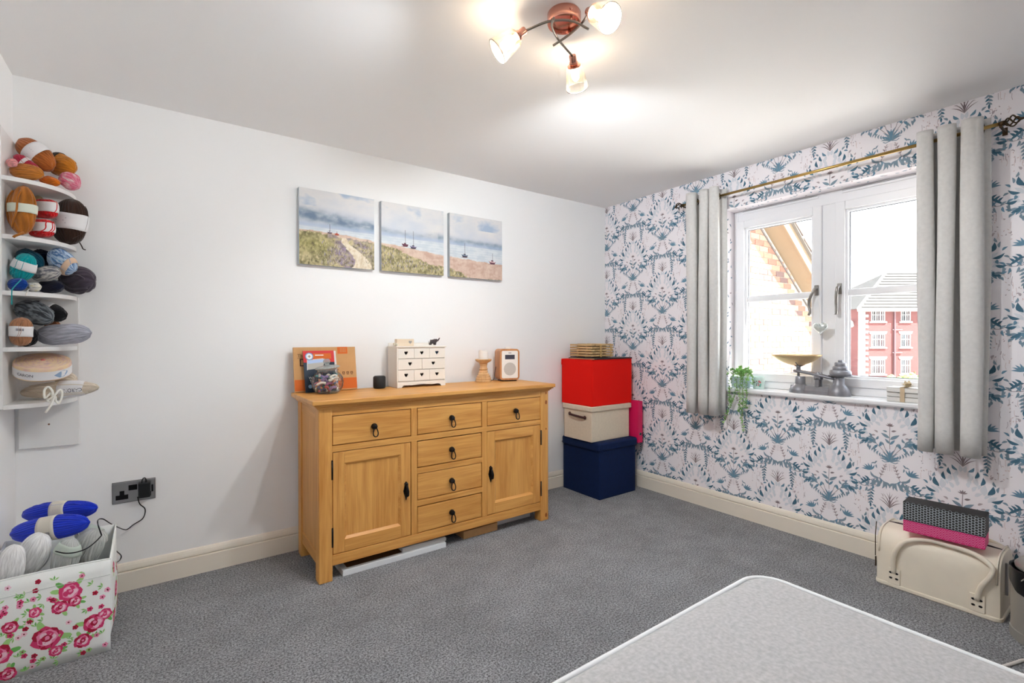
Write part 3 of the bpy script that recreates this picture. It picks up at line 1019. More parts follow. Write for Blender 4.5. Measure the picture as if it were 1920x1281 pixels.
# --- candle jar
cj = thing('candle_jar', 'small mint candle jar with a flowery label beside the trailing plant', 'candle', (.05, -1.357, SZ))
obj('jar', MB().lathe([(0, 0), (.032, 0), (.035, .004), (.035, .080), (.033, .084), (.031, .084), (.031, .060), (0, .060)], 26), mat('pale_mint_glass', (206, 230, 226), .15, spec=.7), cj, smooth=True, angle=40)
def jf(u, v, l):
    a = PI+u/.035
    return ((.035+l)*math.cos(a), (.035+l)*math.sin(a), v)
JP = Print(jf, .0004, .0003)
for k in range(8):
    JP.rect(-.036+.009*k, -.036+.009*(k+1), .014, .066, 'mint', 0)
JP.blob(-.004, .040, .019, 'dark', 1, 14, .03); JP.blob(-.004, .040, .013, 'glass', 2, 12, .03)
JP.leaf(-.012, .040, R(60), .014, .006, 'dark', 3)
for u, v, c in ((.018, .054, 'coral'), (.024, .046, 'coral'), (.016, .028, 'coral'), (.026, .032, 'mint2'), (-.026, .056, 'coral'), (-.028, .028, 'mint2'), (.022, .022, 'mint2')):
    for d in range(5): JP.leaf(u, v, d*2*PI/5, .008, .005, c, 3)
JP.build('label', cj, dict(mint=(196, 222, 214), dark=(74, 58, 66), glass=(176, 204, 200), coral=(206, 116, 122), mint2=(110, 190, 176)), .5)
# --- tied books
M_CREAMPG = mat('white_book_cover', (232, 230, 226), .6)
zb = SZ+.0003
for k, (h, dx, lb) in enumerate(((.026, 0, 'white book at the bottom of the tied stack on the sill'), (.024, .004, 'white book in the middle of the tied stack on the sill'), (.026, -.003, 'white book on top of the tied stack on the sill'))):
    bk = thing('book', lb, 'book', (.035+dx, -2.185, zb), group='tied white books')
    obj('cover', MB().box(-.055, .055, -.095, .095, 0, .0025).box(-.055, .055, -.095, .095, h-.0025, h).box(-.055, -.052, -.095, .095, 0, h), M_CREAMPG, bk, bevel=.0008)
    obj('pages', MB().box(-.052, .051, -.092, .092, .0025, h-.0025), mat('book_pages', (238, 232, 216), .8, bump=.4, bscale=400, stretch=(1, 1, 8)), bk)
    tp = Print(lambda u, v, l: (-.055-l, u, v), .0004)
    for q in range(3): tp.rect(-.052-.012*q-.009, -.052-.012*q, h*.42, h*.6, 'ink', 0)
    tp.build('spine_lettering', bk, dict(ink=(120, 118, 124)), .7)
    zb += h+.0003
tw = thing('ribbon_tie', 'beige ribbon tied around the white books', 'ribbon', (.035, -2.16, SZ))
obj('band', MB().box(-.0595, -.0585, -.010, .010, .001, .080).box(-.0595, .058, -.010, .010, .0785, .0795), mat('beige_ribbon', (206, 184, 152), .8), tw)
fl = thing('dried_flower', 'dried beige flower lying on top of the tied books', 'flower', (.01, -2.175, SZ+.080))
fm = MB()
for k in range(34):
    a = prn.uniform(0, 2*PI); e_ = prn.uniform(.05, 1.2); l = prn.uniform(.02, .04)
    d = Vector((math.cos(a)*math.cos(e_), math.sin(a)*math.cos(e_), math.sin(e_)))
    s_ = d.cross(Vector((0, 0, 1))).normalized()*l*.3
    fm.add([(0, 0, .004), tuple(d*l*.6+s_), tuple(d*l), tuple(d*l*.6-s_)], [(0, 1, 2, 3)])
fm.ball((0, 0, .012), .012)
obj('petal', fm, mat('dried_petal', (206, 190, 158), .9, var=.3, vscale=50), fl)

# ================================================================ SIDEBOARD
OAK_L, OAK_D = (226, 168, 92), (196, 132, 60)
W_X = wood('oak_grain_along', OAK_L, OAK_D, 0)
W_Z = wood('oak_grain_upright', OAK_L, OAK_D, 2)
W_Y = wood('oak_grain_across', OAK_L, OAK_D, 1)
M_BLACK = mat('black_iron_fitting', (34, 32, 34), .35, metal=.7)
SBX, SBY, SBW, SBD, SBT = -2.592, -.512, 1.495, .452, .925
sb = thing('sideboard', 'oak sideboard with six drawers, two panelled doors and black pulls', 'sideboard', (SBX, SBY, 0))
# local: x along the wall, y into the wall, z up
PWD = .067
for i, (x, y) in enumerate(((0, 0), (SBW-PWD, 0), (0, SBD-PWD), (SBW-PWD, SBD-PWD))):
    obj('leg', MB().box(x, x+PWD, y, y+PWD, 0, .88), W_Z, sb, bevel=.004)
# front rails and mullions
obj('top_rail', MB().box(PWD, SBW-PWD, .004, .03, .841, .88), W_X, sb)
obj('middle_rail', MB().box(PWD, SBW-PWD, .004, .03, .655, .686), W_X, sb, bevel=.001)
obj('bottom_rail', MB().box(PWD, SBW-PWD, .004, .03, .076, .129), W_X, sb, bevel=.002)
for x in (.497, .966):
    obj('mullion', MB().box(x, x+.036, .004, .03, .686, .841), W_Z, sb, bevel=.001)
    obj('mullion', MB().box(x, x+.036, .004, .03, .129, .655), W_Z, sb, bevel=.001)
for z in (.468, .284):
    obj('drawer_rail', MB().box(.533, .966, .004, .03, z, z+.032), W_X, sb, bevel=.001)
# carcass
obj('carcass', MB().box(PWD, SBW-PWD, .034, SBD-.012, .078, .09).box(PWD*.6, PWD, .034, SBD-.03, .09, .87).box(SBW-PWD, SBW-PWD*.6, .034, SBD-.03, .09, .87).box(PWD, SBW-PWD, .40, .41, .09, .87).box(PWD, SBW-PWD, .05, .40, .86, .87), mat('carcass_wood', (120, 84, 48), .8), sb)
# framed ends
for x0_, x1_, xi in ((.006, .026, .013), (SBW-.026, SBW-.006, SBW-.013)):
    obj('end_rail', MB().box(x0_, x1_, PWD, SBD-PWD, .82, .88), W_Y, sb, bevel=.001)
    obj('end_rail', MB().box(x0_, x1_, PWD, SBD-PWD, .076, .142), W_Y, sb, bevel=.001)
    obj('end_panel', MB().box(xi-.004, xi+.004, PWD, SBD-PWD, .142, .82), W_Z, sb)
# top: slab, with stepped moulding under it
top = obj('top', MB().box(-.036, SBW+.036, -.034, SBD+.004, .902, SBT), W_X, sb, bevel=.004)
def mould(o, z0, z1, name):
    b = MB().box(-o, SBW+o, -o, SBD, z0, z1)
    return obj(name, b, W_X, top, bevel=.003)
mould(.026, .894, .902, 'moulding'); mould(.016, .886, .894, 'moulding'); mould(.008, .878, .886, 'moulding')

def ring_pull(parent, x, z):
    k = MB().lathe([(0, 0), (.016, 0), (.017, .006), (.012, .012), (.014, .018), (.010, .025), (0, .026)], 14, M=Matrix.Translation((x, 0, z)) @ Matrix.Rotation(R(90), 4, 'X'))
    p = obj('pull', k, M_BLACK, parent, smooth=True, angle=60)
    pts = []
    for i in range(18):
        t = i/18
        a = 2*PI*t
        w = .0125*(1-.40*math.cos(a))   # pear shaped, wide at the foot
        pts.append((x+math.sin(a)*w, -.021-.004*(1-math.cos(a)), z-.026+.026*math.cos(a)))
    obj('pull_ring', MB().tube(pts, .0032, 6, closed=True), M_BLACK, p, smooth=True)
def drawer(x0_, x1_, z0_, z1_):
    d = obj('drawer', MB().box(x0_+.002, x1_-.002, .006, .030, z0_+.002, z1_-.002), W_X, sb, bevel=.003)
    obj('gap', MB().box(x0_-.001, x1_+.001, .031, .033, z0_-.001, z1_+.001), mat('drawer_gap_dark', (60, 38, 20), .9), d)
    kx = (x0_+x1_)/2; kz = (z0_+z1_)/2+.002
    ring_pull(d, kx, kz)
for x in (.069, .536, 1.004):
    drawer(x, x+.428, .688, .839)
for z in (.502, .318, .131):
    drawer(.535, .964, z, z+.149)
def door(x0_, x1_, hx, hinge):
    z0_, z1_ = .131, .653
    fw = .060
    d = bpy.data.objects.new('door', None)
    C.objects.link(d); d.parent = sb
    for xa, xb in ((x0_+.002, x0_+fw), (x1_-fw, x1_-.002)):
        obj('door_stile', MB().box(xa, xb, .006, .030, z0_+.002, z1_-.002), W_Z, d, bevel=.002)
    for za, zb_ in ((z0_+.002, z0_+.066), (z1_-.062, z1_-.002)):
        obj('door_rail', MB().box(x0_+fw, x1_-fw, .006, .030, za, zb_), W_X, d, bevel=.001)
    obj('door_panel', MB().box(x0_+fw-.002, x1_-fw+.002, .019, .028, z0_+.064, z1_-.060), W_Z, d)
    # chamfered bead round the panel
    a, b_, c, e = x0_+fw, x1_-fw, z0_+.066, z1_-.062
    bd = MB()
    k = .012
    o_ = [(a, .007, c), (b_, .007, c), (b_, .007, e), (a, .007, e)]
    i_ = [(a+k, .019, c+k), (b_-k, .019, c+k), (b_-k, .019, e-k), (a+k, .019, e-k)]
    bd.add(o_+i_, [(q, (q+1) % 4, 4+(q+1) % 4, 4+q) for q in range(4)])
    obj('panel_bead', bd, W_X, d)
    # drop pull on a diamond plate
    zc = .386
    pl_ = [(0, .052), (.010, .042), (.008, .030), (.016, 0), (.010, -.022), (0, -.052), (-.010, -.022), (-.016, 0), (-.008, .030), (-.010, .042)]
    hp = obj('pull_plate', MB().prism([(hx+p, zc+q) for p, q in pl_], lambda p, q, t: (p, t, q), .001, .0058), M_BLACK, d, fix=True)
    obj('drop_pull', MB().tube([(hx, -.004, zc+.036), (hx, -.014, zc+.022), (hx, -.017, zc+.002), (hx, -.013, zc-.022), (hx, -.010, zc-.030)], [.006, .006, .010, .012, .004], 10).ball((hx, -.004, zc+.038), .009), M_BLACK, d, smooth=True)
    for z in (.562, .218):
        obj('hinge', MB().tube([(hinge, .001, z-.046), (hinge, .001, z+.046)], .005, 8).ball((hinge, .001, z+.049), .005), M_BLACK, d, smooth=True)
    obj('gap', MB().box(x0_-.001, x1_+.001, .031, .033, z0_-.001, z1_+.001), mat('drawer_gap_dark', (60, 38, 20), .9), d)
door(.069, .496, .466, .066)
door(1.002, 1.428, 1.028, 1.432)
for z, r in ((.80, .012), (.862, .007), (.62, .006), (.035, .012)):
    obj('knot', MB().lathe([(0, 0), (r*.6, 0), (r, -.0004)], 12, M=Matrix.Translation((SBW-.02, -.0002, z)) @ Matrix.Rotation(R(90), 4, 'X') @ Matrix.Scale(1.5, 4, (0, 1, 0))), mat('pine_knot', (150, 82, 34), .6, var=.3, vscale=120), sb)

# ---------------------------------------------------------------- flat things stored under the sideboard
M_WBOARD = mat('white_painted_board', (226, 228, 230), .5)
bd = thing('picture_frame', 'flat white picture frame lying on the carpet under the sideboard', 'picture frame', (-2.17, -.33, 0))
fb = MB().box(-.30, .30, -.165, -.135, 0, .03).box(-.30, .30, .135, .165, 0, .03).box(-.30, -.27, -.135, .135, 0, .03).box(.27, .30, -.135, .135, 0, .03)
obj('frame', fb, M_WBOARD, bd, bevel=.002)
obj('backing', MB().box(-.27, .27, -.135, .135, .004, .010), mat('brown_backing', (150, 110, 72), .8), bd)
wb = thing('white_canvas', 'small white stretched canvas lying on the picture frame under the sideboard', 'canvas', (-2.00, -.33, .0302))
obj('canvas', MB().box(-.135, .135, -.15, .15, 0, .026), M_WBOARD, wb, bevel=.003)
obj('stretcher_edge', MB().box(-.137, .137, -.152, -.150, .004, .022), mat('canvas_edge', (206, 204, 200), .8), wb)
cb = thing('cardboard_box', 'shallow brown cardboard box pushed under the sideboard', 'box', (-1.605, -.30, 0))
M_CARD = mat('brown_cardboard', (196, 150, 100), .8, var=.05, vscale=30)
obj('body', MB().box(-.125, .125, -.16, .16, 0, .046), M_CARD, cb, bevel=.002)
obj('lid_flap', MB().box(-.126, .126, -.161, .0, .046, .048), M_CARD, cb)
ws = thing('white_shelf_board', 'thin white shelf board lying under the sideboard near its end', 'board', (-1.315, -.256, 0))
obj('board', MB().box(-.17, .15, -.14, .12, 0, .028), M_WBOARD, ws, bevel=.002)
obj('edging', MB().box(-.17, .15, -.1412, -.14, .002, .026), mat('board_edge', (210, 212, 214), .6), ws)

# ================================================================ THINGS ON THE SIDEBOARD
T = SBT+.0004
# --- cardboard mailer leaning on the wall
cm = thing('cardboard_mailer', 'flat printed cardboard carton with orange bands leaning on the white wall', 'carton', (-2.615, -.083, T))
LEAN = R(10)
def lean(u, v, l, off=0.0):
    return (u, v*math.sin(LEAN)-(off+l)*math.cos(LEAN), v*math.cos(LEAN)+(off+l)*math.sin(LEAN)+.012*0)
def slab(wd, hg, th, m, name, parent, tl=0.0):
    b_ = MB()
    vs = [lean(u, v, l) for l in (0, th) for u, v in ((0, 0), (wd, 0), (wd+tl, hg), (tl, hg))]
    b_.add(vs, [(0, 1, 2, 3), (7, 6, 5, 4), (0, 4, 5, 1), (1, 5, 6, 2), (2, 6, 7, 3), (3, 7, 4, 0)])
    return obj(name, b_, m, parent, fix=True)
slab(.352, .258, .018, mat('kraft_card', (204, 156, 104), .8, var=.04, vscale=20), 'carton', cm)
cp = Print(lambda u, v, l: lean(u, v, l, .018), .0004)
cp.rect(0, .352, .006, .070, 'orange', 0)
cp.rect(.245, .305, .216, .258, 'orange', 0)
for i in range(4):
    for j in range(3): cp.rect(.262+.009*i, .267+.009*i, .226+.009*j, .232+.009*j, 'card', 1)
for i, x in enumerate((.268, .292, .316)):
    cp.rect(x, x+.015, .094, .108, 'ink', 0); cp.rect(x+.004, x+.011, .098, .104, 'card', 1); cp.rect(x+.001, x+.014, .088, .090, 'ink', 0)
cp.rect(.018, .060, .194, .196, 'ink', 0)
cp.build('print', cm, dict(orange=(214, 106, 40), card=(196, 146, 96), ink=(112, 76, 46)), .8, 'stuff')
M_INK = mat('brown_ink', (98, 64, 42), .8)
text_mesh('Th', .026, 'lettering', M_INK, cm, lambda u, v: lean(.034+u, .208+v, .0004, .018))
text_mesh('D', .062, 'lettering', mat('dark_brown_ink', (70, 36, 28), .8), cm, lambda u, v: lean(.050+u, .166+v, .0004, .018))
# --- white booklet, then the red and navy brochure in front of it
bl = thing('white_booklet', 'white booklet standing behind the red and navy brochure', 'booklet', (-2.512, -.114, T))
slab(.135, .238, .003, mat('white_paper', (236, 232, 232), .6), 'cover', bl, -.008)
bp_ = Print(lambda u, v, l: lean(u, v, l, .003), .0003)
for k in range(5): bp_.rect(.112, .117, .20-.018*k, .21-.018*k, 'a' if k % 2 else 'b', 0)
bp_.build('print', bl, dict(a=(150, 190, 150), b=(190, 160, 190)), .7, 'stuff')
br = thing('travel_brochure', 'red and navy brochure leaning against the cardboard carton', 'brochure', (-2.566, -.128, T))
slab(.172, .240, .004, mat('navy_card', (26, 44, 62), .4), 'cover', br, -.006)
rp_ = Print(lambda u, v, l: lean(u-.006*v/.24, v, l, .004), .0003, .0003)
rp_.rect(0, .172, .172, .240, 'red', 0)
rp_.rect(.055, .155, .192, .224, 'orange', 1)
rp_.poly([(.018, .130), (.105, .138), (.118, .192), (.022, .186)], 'photo', 2)
rp_.poly([(.022, .165), (.11, .172), (.116, .190), (.022, .184)], 'sky', 3)
rp_.line([(.018, .128), (.021, .188)], .003, 'white', 3); rp_.line([(.05, .1885), (.110, .193)], .0024, 'white', 3)
rp_.blob(.033, .207, .022, 'blue', 4, 18, 0); rp_.blob(.033, .207, .017, 'white', 5, 18, 0)
for d in range(4): rp_.leaf(.033, .207, d*PI/2, .009, .005, 'grey', 6)
rp_.blob(.028, .034, .011, 'blue2', 1, 14, 0); rp_.blob(.054, .034, .011, 'blue2', 1, 14, 0); rp_.blob(.054, .034, .008, 'navy', 2, 14, 0)
rp_.rect(.065, .112, .211, .216, 'white', 5)
rp_.build('print', br, dict(red=(206, 34, 34), orange=(230, 92, 58), photo=(186, 182, 176), sky=(176, 198, 232), white=(240, 240, 240), blue=(110, 160, 204), grey=(170, 140, 120), blue2=(120, 160, 196), navy=(26, 44, 62)), .4, 'stuff')
M_WHITEINK = mat('white_ink', (236, 238, 240), .6)
text_mesh('Wh', .020, 'lettering', M_WHITEINK, br, lambda u, v: lean(.036+u, .082+v, .0005, .004))
text_mesh('Th', .020, 'lettering', M_WHITEINK, br, lambda u, v: lean(.036+u, .064+v, .0005, .004))
# --- glass jar of threads
jr = thing('glass_jar', 'ribbed glass jar with knobbed lid beside the brochures', 'jar', (-2.470, -.224, T))
M_JAR = thin_glass('jar_glass', (250, 252, 250), .05)
pf = [(0, .002), (.050, .002), (.066, .012), (.080, .036), (.084, .062), (.080, .090), (.066, .112), (.056, .120), (.056, .130), (.062, .136)]
jb = MB()
def jarf(a, b):
    k = b*(len(pf)-1); i = min(int(k), len(pf)-2); t = k-i
    r = pf[i][0]+(pf[i+1][0]-pf[i][0])*t; z = pf[i][1]+(pf[i+1][1]-pf[i][1])*t
    if .012 < z < .112: r *= 1+.018*math.cos(30*2*PI*a)
    return (r*math.cos(2*PI*a), r*math.sin(2*PI*a), z)
obj('glass', jb.grid(120, 28, jarf, wrap=True), M_JAR, jr, smooth=True)
ld = Matrix.Translation((0, 0, .140)) @ Matrix.Rotation(R(-7), 4, 'Y')
obj('lid', MB().lathe([(.040, -.012), (.052, -.004), (.066, .002), (.066, .008), (.050, .014), (.016, .018), (.010, .024), (.018, .034), (.020, .042), (.014, .052), (0, .055)], 40, M=ld), thin_glass('lid_glass', (226, 230, 228), .12, haze=.25), jr, smooth=True)
THREADS = [(30, 90, 160), (20, 120, 130), (150, 60, 110), (200, 190, 180), (210, 120, 70), (120, 90, 160), (230, 225, 215), (40, 60, 110), (190, 60, 70), (90, 150, 150), (180, 140, 120), (235, 215, 200)]
THREAD_NAMES = ['blue','teal','plum','silver grey','rust orange','violet','white','navy','red','sea green','tan','peach']
trn = random.Random(21)
for k in range(46):
    a = trn.uniform(0, 2*PI)
    z = trn.uniform(.012, .098)
    rmax = (.062 if z < .02 else .070 if z < .09 else .056)-.010
    r = rmax*math.sqrt(trn.uniform(.15, 1))
    cx_, cy_ = r*math.cos(a), r*math.sin(a)
    d = Vector((trn.uniform(-1, 1), trn.uniform(-1, 1), trn.uniform(-.5, .5))).normalized()
    pth = []
    l = trn.uniform(.018, .03)
    for i in range(7):
        t = i/6-.5
        q = Vector((cx_, cy_, z))+d*l*2*t+Vector((0, 0, .008*math.cos(PI*t)))
        rr = math.hypot(q.x, q.y)
        if rr > rmax+.004: q.x *= (rmax+.004)/rr; q.y *= (rmax+.004)/rr
        q.z = max(.012, min(.108, q.z))
        pth.append(q)
    col = tuple(int(c*.72+66) for c in THREADS[k % len(THREADS)])
    sk = obj('thread_skein', MB().tube(pth, trn.uniform(.006, .009), 7), mat('thread_%d' % (k % len(THREADS)), col, .8, var=.2, vscale=90), smooth=True, loc=(-2.470, -.224, T))
    tag(sk, THREAD_NAMES[k % len(THREADS)]+' embroidery thread skein inside the ribbed glass jar', 'thread', 'thread skeins in the glass jar')
# --- black smart speaker
sp = thing('smart_speaker', 'small black cylindrical speaker beside the white drawer cabinet', 'speaker', (-2.134, -.125, T))
obj('body', MB().lathe([(0, 0), (.032, 0), (.0365, .004), (.0375, .012), (.0375, .066), (.035, .073), (.030, .075), (0, .0755)], 32), mat('black_fabric_shell', (30, 31, 33), .55, bump=.2, bscale=900), sp, smooth=True, angle=50)
obj('light_ring', MB().lathe([(.028, .0752), (.031, .0748), (.031, .0762), (.028, .0762)], 32, cap=False), mat('dark_ring', (16, 17, 20), .2), sp, smooth=True)
# --- white mini drawers with heart cut-outs
M_WHT = mat('white_painted_wood', (236, 231, 222), .55)
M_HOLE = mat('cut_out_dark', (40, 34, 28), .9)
mc = thing('drawer_cabinet', 'white miniature cabinet of eight drawers with heart cut-outs', 'cabinet', (-2.046, -.192, T))
CW_, CD_, CH_ = .335, .15, .252
obj('body', MB().box(0, .008, .004, CD_, .0, CH_).box(CW_-.008, CW_, .004, CD_, 0, CH_).box(.008, CW_-.008, CD_-.006, CD_, .02, CH_).box(.008, CW_-.008, .012, CD_-.006, .034, .040).box(.008, CW_-.008, .004, CD_, CH_-.006, CH_)
    .box(.008, CW_-.008, .006, .05, .110, .112).box(.008, CW_-.008, .006, .05, .180, .182), M_WHT, mc, bevel=.001)
obj('back_rest', MB().box(.0, CW_, CD_-.008, CD_, CH_, CH_+.028), M_WHT, mc, bevel=.004)
obj('top', MB().box(-.006, CW_+.006, -.004, CD_, CH_-.0002, CH_+.006), M_WHT, mc, bevel=.002)
ap = [(0, .0), (.030, 0), (.040, .012), (.058, .016), (.10, .012), (.167, .020), (.235, .012), (.277, .016), (.295, .012), (.305, 0), (CW_, 0), (CW_, .036), (0, .036)]
obj('apron', MB().prism(ap, lambda p, q, t: (p, t, q), 0, .006), M_WHT, mc, fix=True)
HEART = [(0, -.013), (-.006, -.008), (-.0115, -.001), (-.0125, .005), (-.0105, .009), (-.006, .0105), (-.002, .009), (0, .006), (.002, .009), (.006, .0105), (.0105, .009), (.0125, .005), (.0115, -.001), (.006, -.008)]
def face_with_hole(x0_, x1_, z0_, z1_, hx, hz, y):
    """drawer front with a real heart-shaped opening"""
    ob = MB()
    n = len(HEART)
    inner = [(hx+p, hz+q) for p, q in HEART]
    outer = []
    for p, q in HEART:      # push each outline point out to the border
        l = math.hypot(p, q) or 1
        dx, dz = p/l, q/l
        tx = ((x1_-hx)/dx if dx > 1e-6 else (x0_-hx)/dx if dx < -1e-6 else 1e9)
        tz = ((z1_-hz)/dz if dz > 1e-6 else (z0_-hz)/dz if dz < -1e-6 else 1e9)
        t = min(tx, tz)
        outer.append((hx+dx*t, hz+dz*t))
    fr_ = [(a, y, b) for a, b in inner]+[(a, y, b) for a, b in outer]+[(a, y+.007, b) for a, b in inner]
    fs = [(i, (i+1) % n, n+(i+1) % n, n+i) for i in range(n)]+[(i, 2*n+i, 2*n+(i+1) % n, (i+1) % n) for i in range(n)]
    ob.add(fr_, fs)
    # corner fillers
    cs = [(x0_, z0_), (x1_, z0_), (x1_, z1_), (x0_, z1_)]
    def side(p):
        return 0 if abs(p[1]-z0_) < 1e-6 else 1 if abs(p[0]-x1_) < 1e-6 else 2 if abs(p[1]-z1_) < 1e-6 else 3
    for i in range(n):
        a, b_ = outer[i], outer[(i+1) % n]
        if side(a) != side(b_):
            c = min(cs, key=lambda c: math.hypot(c[0]-(a[0]+b_[0])/2, c[1]-(a[1]+b_[1])/2))
            ob.add([(a[0], y, a[1]), (b_[0], y, b_[1]), (c[0], y, c[1])], [(0, 1, 2)])
    # edges of the front
    e = [(x0_, z0_), (x1_, z0_), (x1_, z1_), (x0_, z1_)]
    ob.add([(p, y, q) for p, q in e]+[(p, y+.05, q) for p, q in e], [(i, (i+1) % 4, 4+(i+1) % 4, 4+i) for i in range(4)])
    return ob
def mini(x0_, x1_, z0_, z1_, blue=False):
    hx, hz = (x0_+x1_)/2, (z0_+z1_)/2+.003
    d = obj('drawer', face_with_hole(x0_, x1_, z0_, z1_, hx, hz, .001), M_WHT, mc, fix=True)
    obj('inside', MB().box(x0_+.002, x1_-.002, .040, .042, z0_+.002, z1_-.002), mat('blue_inside', (60, 130, 180), .6) if blue else M_HOLE, d)
w3 = (CW_-.016-.004)/3
for k in range(3):
    mini(.008+(w3+.002)*k, .008+(w3+.002)*k+w3, .183, .245, k == 2)
    mini(.008+(w3+.002)*k, .008+(w3+.002)*k+w3, .041, .109)
w2 = (CW_-.016-.003)/2
for k in range(2):
    mini(.008+(w2+.003)*k, .008+(w2+.003)*k+w2, .113, .179)
# things on the mini cabinet
CZ = T+CH_+.006+.0003
wbk = thing('wooden_block', 'pale wooden block with a carved heart on the white cabinet', 'block', (-1.969, -.125, CZ))
obj('block', MB().box(-.058, .058, -.018, .018, 0, .046), wood('pale_block_wood', (236, 218, 194), (224, 202, 174), 0), wbk, bevel=.002)
obj('heart', MB().prism([(.032+p*.85, .026+q*.85) for p, q in HEART], lambda p, q, t: (p, t, q), -.0195, -.018), mat('silver_heart', (170, 164, 158), .4, metal=.5), wbk, fix=True)
tf = thing('twig_flower', 'tiny cream flower trinket beside the pale wooden block', 'ornament', (-2.024, -.13, CZ))
q = MB()
for k in range(12):
    a = k*2*PI/12; q.ball((.012*math.cos(a)*(1+.4*(k % 2)), .010*math.sin(a), .008+.004*(k % 3)), .007, n=6, m=4)
obj('petal', q, mat('cream_petal', (216, 206, 186), .8, var=.3, vscale=90), tf)
obj('stem', MB().tube([(-.016, 0, .003), (0, 0, .006), (.016, .004, .012)], .002, 5), mat('dry_stem', (130, 112, 84), .8), tf)
# --- carved elephant
el = thing('elephant_figurine', 'small dark carved elephant with raised trunk on the white cabinet', 'figurine', (-1.769, -.13, CZ))
def skin_mesh(name, joints, edges, m, parent, sub=2, root=0):
    me = bpy.data.meshes.new(name)
    me.from_pydata([j[0] for j in joints], edges, [])
    o = link(name, me, parent)
    sm = o.modifiers.new('skin', 'SKIN')
    sl = me.skin_vertices[0].data
    for i, j in enumerate(joints):
        rr = j[1]
        sl[i].radius = rr if isinstance(rr, tuple) else (rr, rr)
        sl[i].use_root = (i == root)
    sm.use_smooth_shade = True
    s_ = o.modifiers.new('sub', 'SUBSURF'); s_.levels = sub; s_.render_levels = sub
    me.materials.append(m)
    return o
J = [((0, 0, .029), .014), ((-.018, 0, .027), .013), ((.014, 0, .032), .013), ((.026, 0, .038), .0105), ((.034, 0, .036), .007), ((.041, 0, .042), .0045), ((.045, 0, .050), .0035), ((.050, 0, .054), .003),
     ((-.021, .009, .014), .0062), ((-.021, .009, .0055), .0058), ((-.021, -.009, .014), .0062), ((-.021, -.009, .0055), .0058), ((.012, .009, .014), .0060), ((.012, .009, .0055), .0056), ((.012, -.009, .014), .0060), ((.012, -.009, .0055), .0056)]
M_EL = mat('dark_carved_wood', (66, 54, 54), .5, var=.3, vscale=120)
skin_mesh('body', J, [(0, 1), (0, 2), (2, 3), (3, 4), (4, 5), (5, 6), (6, 7), (1, 8), (8, 9), (1, 10), (10, 11), (2, 12), (12, 13), (2, 14), (14, 15)], M_EL, el)
for y in (-1, 1):
    obj('ear', MB().ball((.017, y*.0125, .036), .009, .0025, .011, 10, 6), M_EL, el, smooth=True)
    obj('tusk', MB().tube([(.033, y*.005, .031), (.041, y*.006, .031)], [.0014, .0005], 5), mat('ivory_white', (226, 218, 200), .4), el)
obj('tail', MB().tube([(-.031, 0, .032), (-.034, 0, .022), (-.033, 0, .014)], .0012, 5), M_EL, el)
# --- turned candlestick and candle
M_TURN = wood('turned_pale_wood', (222, 182, 132), (192, 146, 96), 2, scale=2.0)
cst = thing('candle_holder', 'turned pale wooden candle holder beside the radio', 'candle holder', (-1.372, -.125, T))
pr = [(0, 0), (.055, 0), (.057, .006), (.056, .014), (.052, .017), (.055, .022), (.053, .030), (.047, .033), (.049, .038), (.046, .045), (.038, .048), (.040, .053), (.036, .060), (.030, .064), (.032, .070), (.030, .076), (.026, .080), (.030, .086), (.031, .092), (.026, .097), (.024, .110), (.026, .118), (.029, .122), (.027, .128), (.034, .136), (.048, .142), (.057, .150), (.059, .158), (.056, .161), (.050, .157), (.034, .154), (0, .154)]
obj('stand', MB().lathe(pr, 36), M_TURN, cst, smooth=True, angle=50)
cn = thing('pillar_candle', 'stubby white candle standing on the turned wooden holder', 'candle', (-1.372, -.125, T+.1545))
def candf(a, b):
    th = 2*PI*a
    rim = .062+.008*math.sin(2*th+1.0)
    zs = [(0, 0), (.033, 0), (.034, .003), (.034, rim), (.031, rim+.001), (.028, rim-.006), (.020, .042), (0, .038)]
    k = b*(len(zs)-1); i = min(int(k), len(zs)-2); t = k-i
    r = zs[i][0]*(1-t)+zs[i+1][0]*t; z = zs[i][1]*(1-t)+zs[i+1][1]*t
    return (r*math.cos(th), r*math.sin(th), z)
obj('wax', MB().grid(32, 22, candf, wrap=True), mat('white_wax', (240, 236, 230), .5), cn, smooth=True, angle=60)
obj('wick', MB().tube([(0, 0, .038), (.001, 0, .050)], .0012, 5), mat('burnt_wick', (40, 36, 32), .9), cn)
# --- radio
rd = thing('radio', 'compact digital radio in a wooden case with white front', 'radio', (-1.272, -.185, T), R(-17))
RW, RD_, RH = .150, .125, .232
def rrect(x0_, x1_, z0_, z1_, r, n=5):
    pts = []
    for cx_, cz_, a0 in ((x1_-r, z1_-r, 0), (x0_+r, z1_-r, 90), (x0_+r, z0_+r, 180), (x1_-r, z0_+r, 270)):
        for i in range(n+1):
            a = R(a0+90*i/n); pts.append((cx_+r*math.cos(a), cz_+r*math.sin(a)))
    return pts
obj('case', MB().prism(rrect(0, RW, .008, RH, .026), lambda p, q, t: (p, t, q), 0, RD_), wood('radio_veneer', (204, 146, 96), (176, 116, 70), 2, scale=1.5), rd, fix=True, bevel=.002)
fp = obj('front_panel', MB().prism(rrect(.014, RW-.014, .022, RH-.014, .010), lambda p, q, t: (p, t, q), -.003, .002), mat('white_radio_front', (238, 235, 230), .4), rd, fix=True, bevel=.001)
obj('display', MB().box(RW/2-.036, RW/2+.036, -.0042, -.003, .158, .190), mat('dark_display', (70, 68, 80), .25), fp)
obj('speaker_grille', MB().lathe([(0, 0), (.045, 0), (.047, -.001)], 40, M=Matrix.Translation((RW/2, -.0036, .088)) @ Matrix.Rotation(R(90), 4, 'X')), mat('grey_speaker_cloth', (196, 192, 186), .8, bump=.5, bscale=1500), fp)
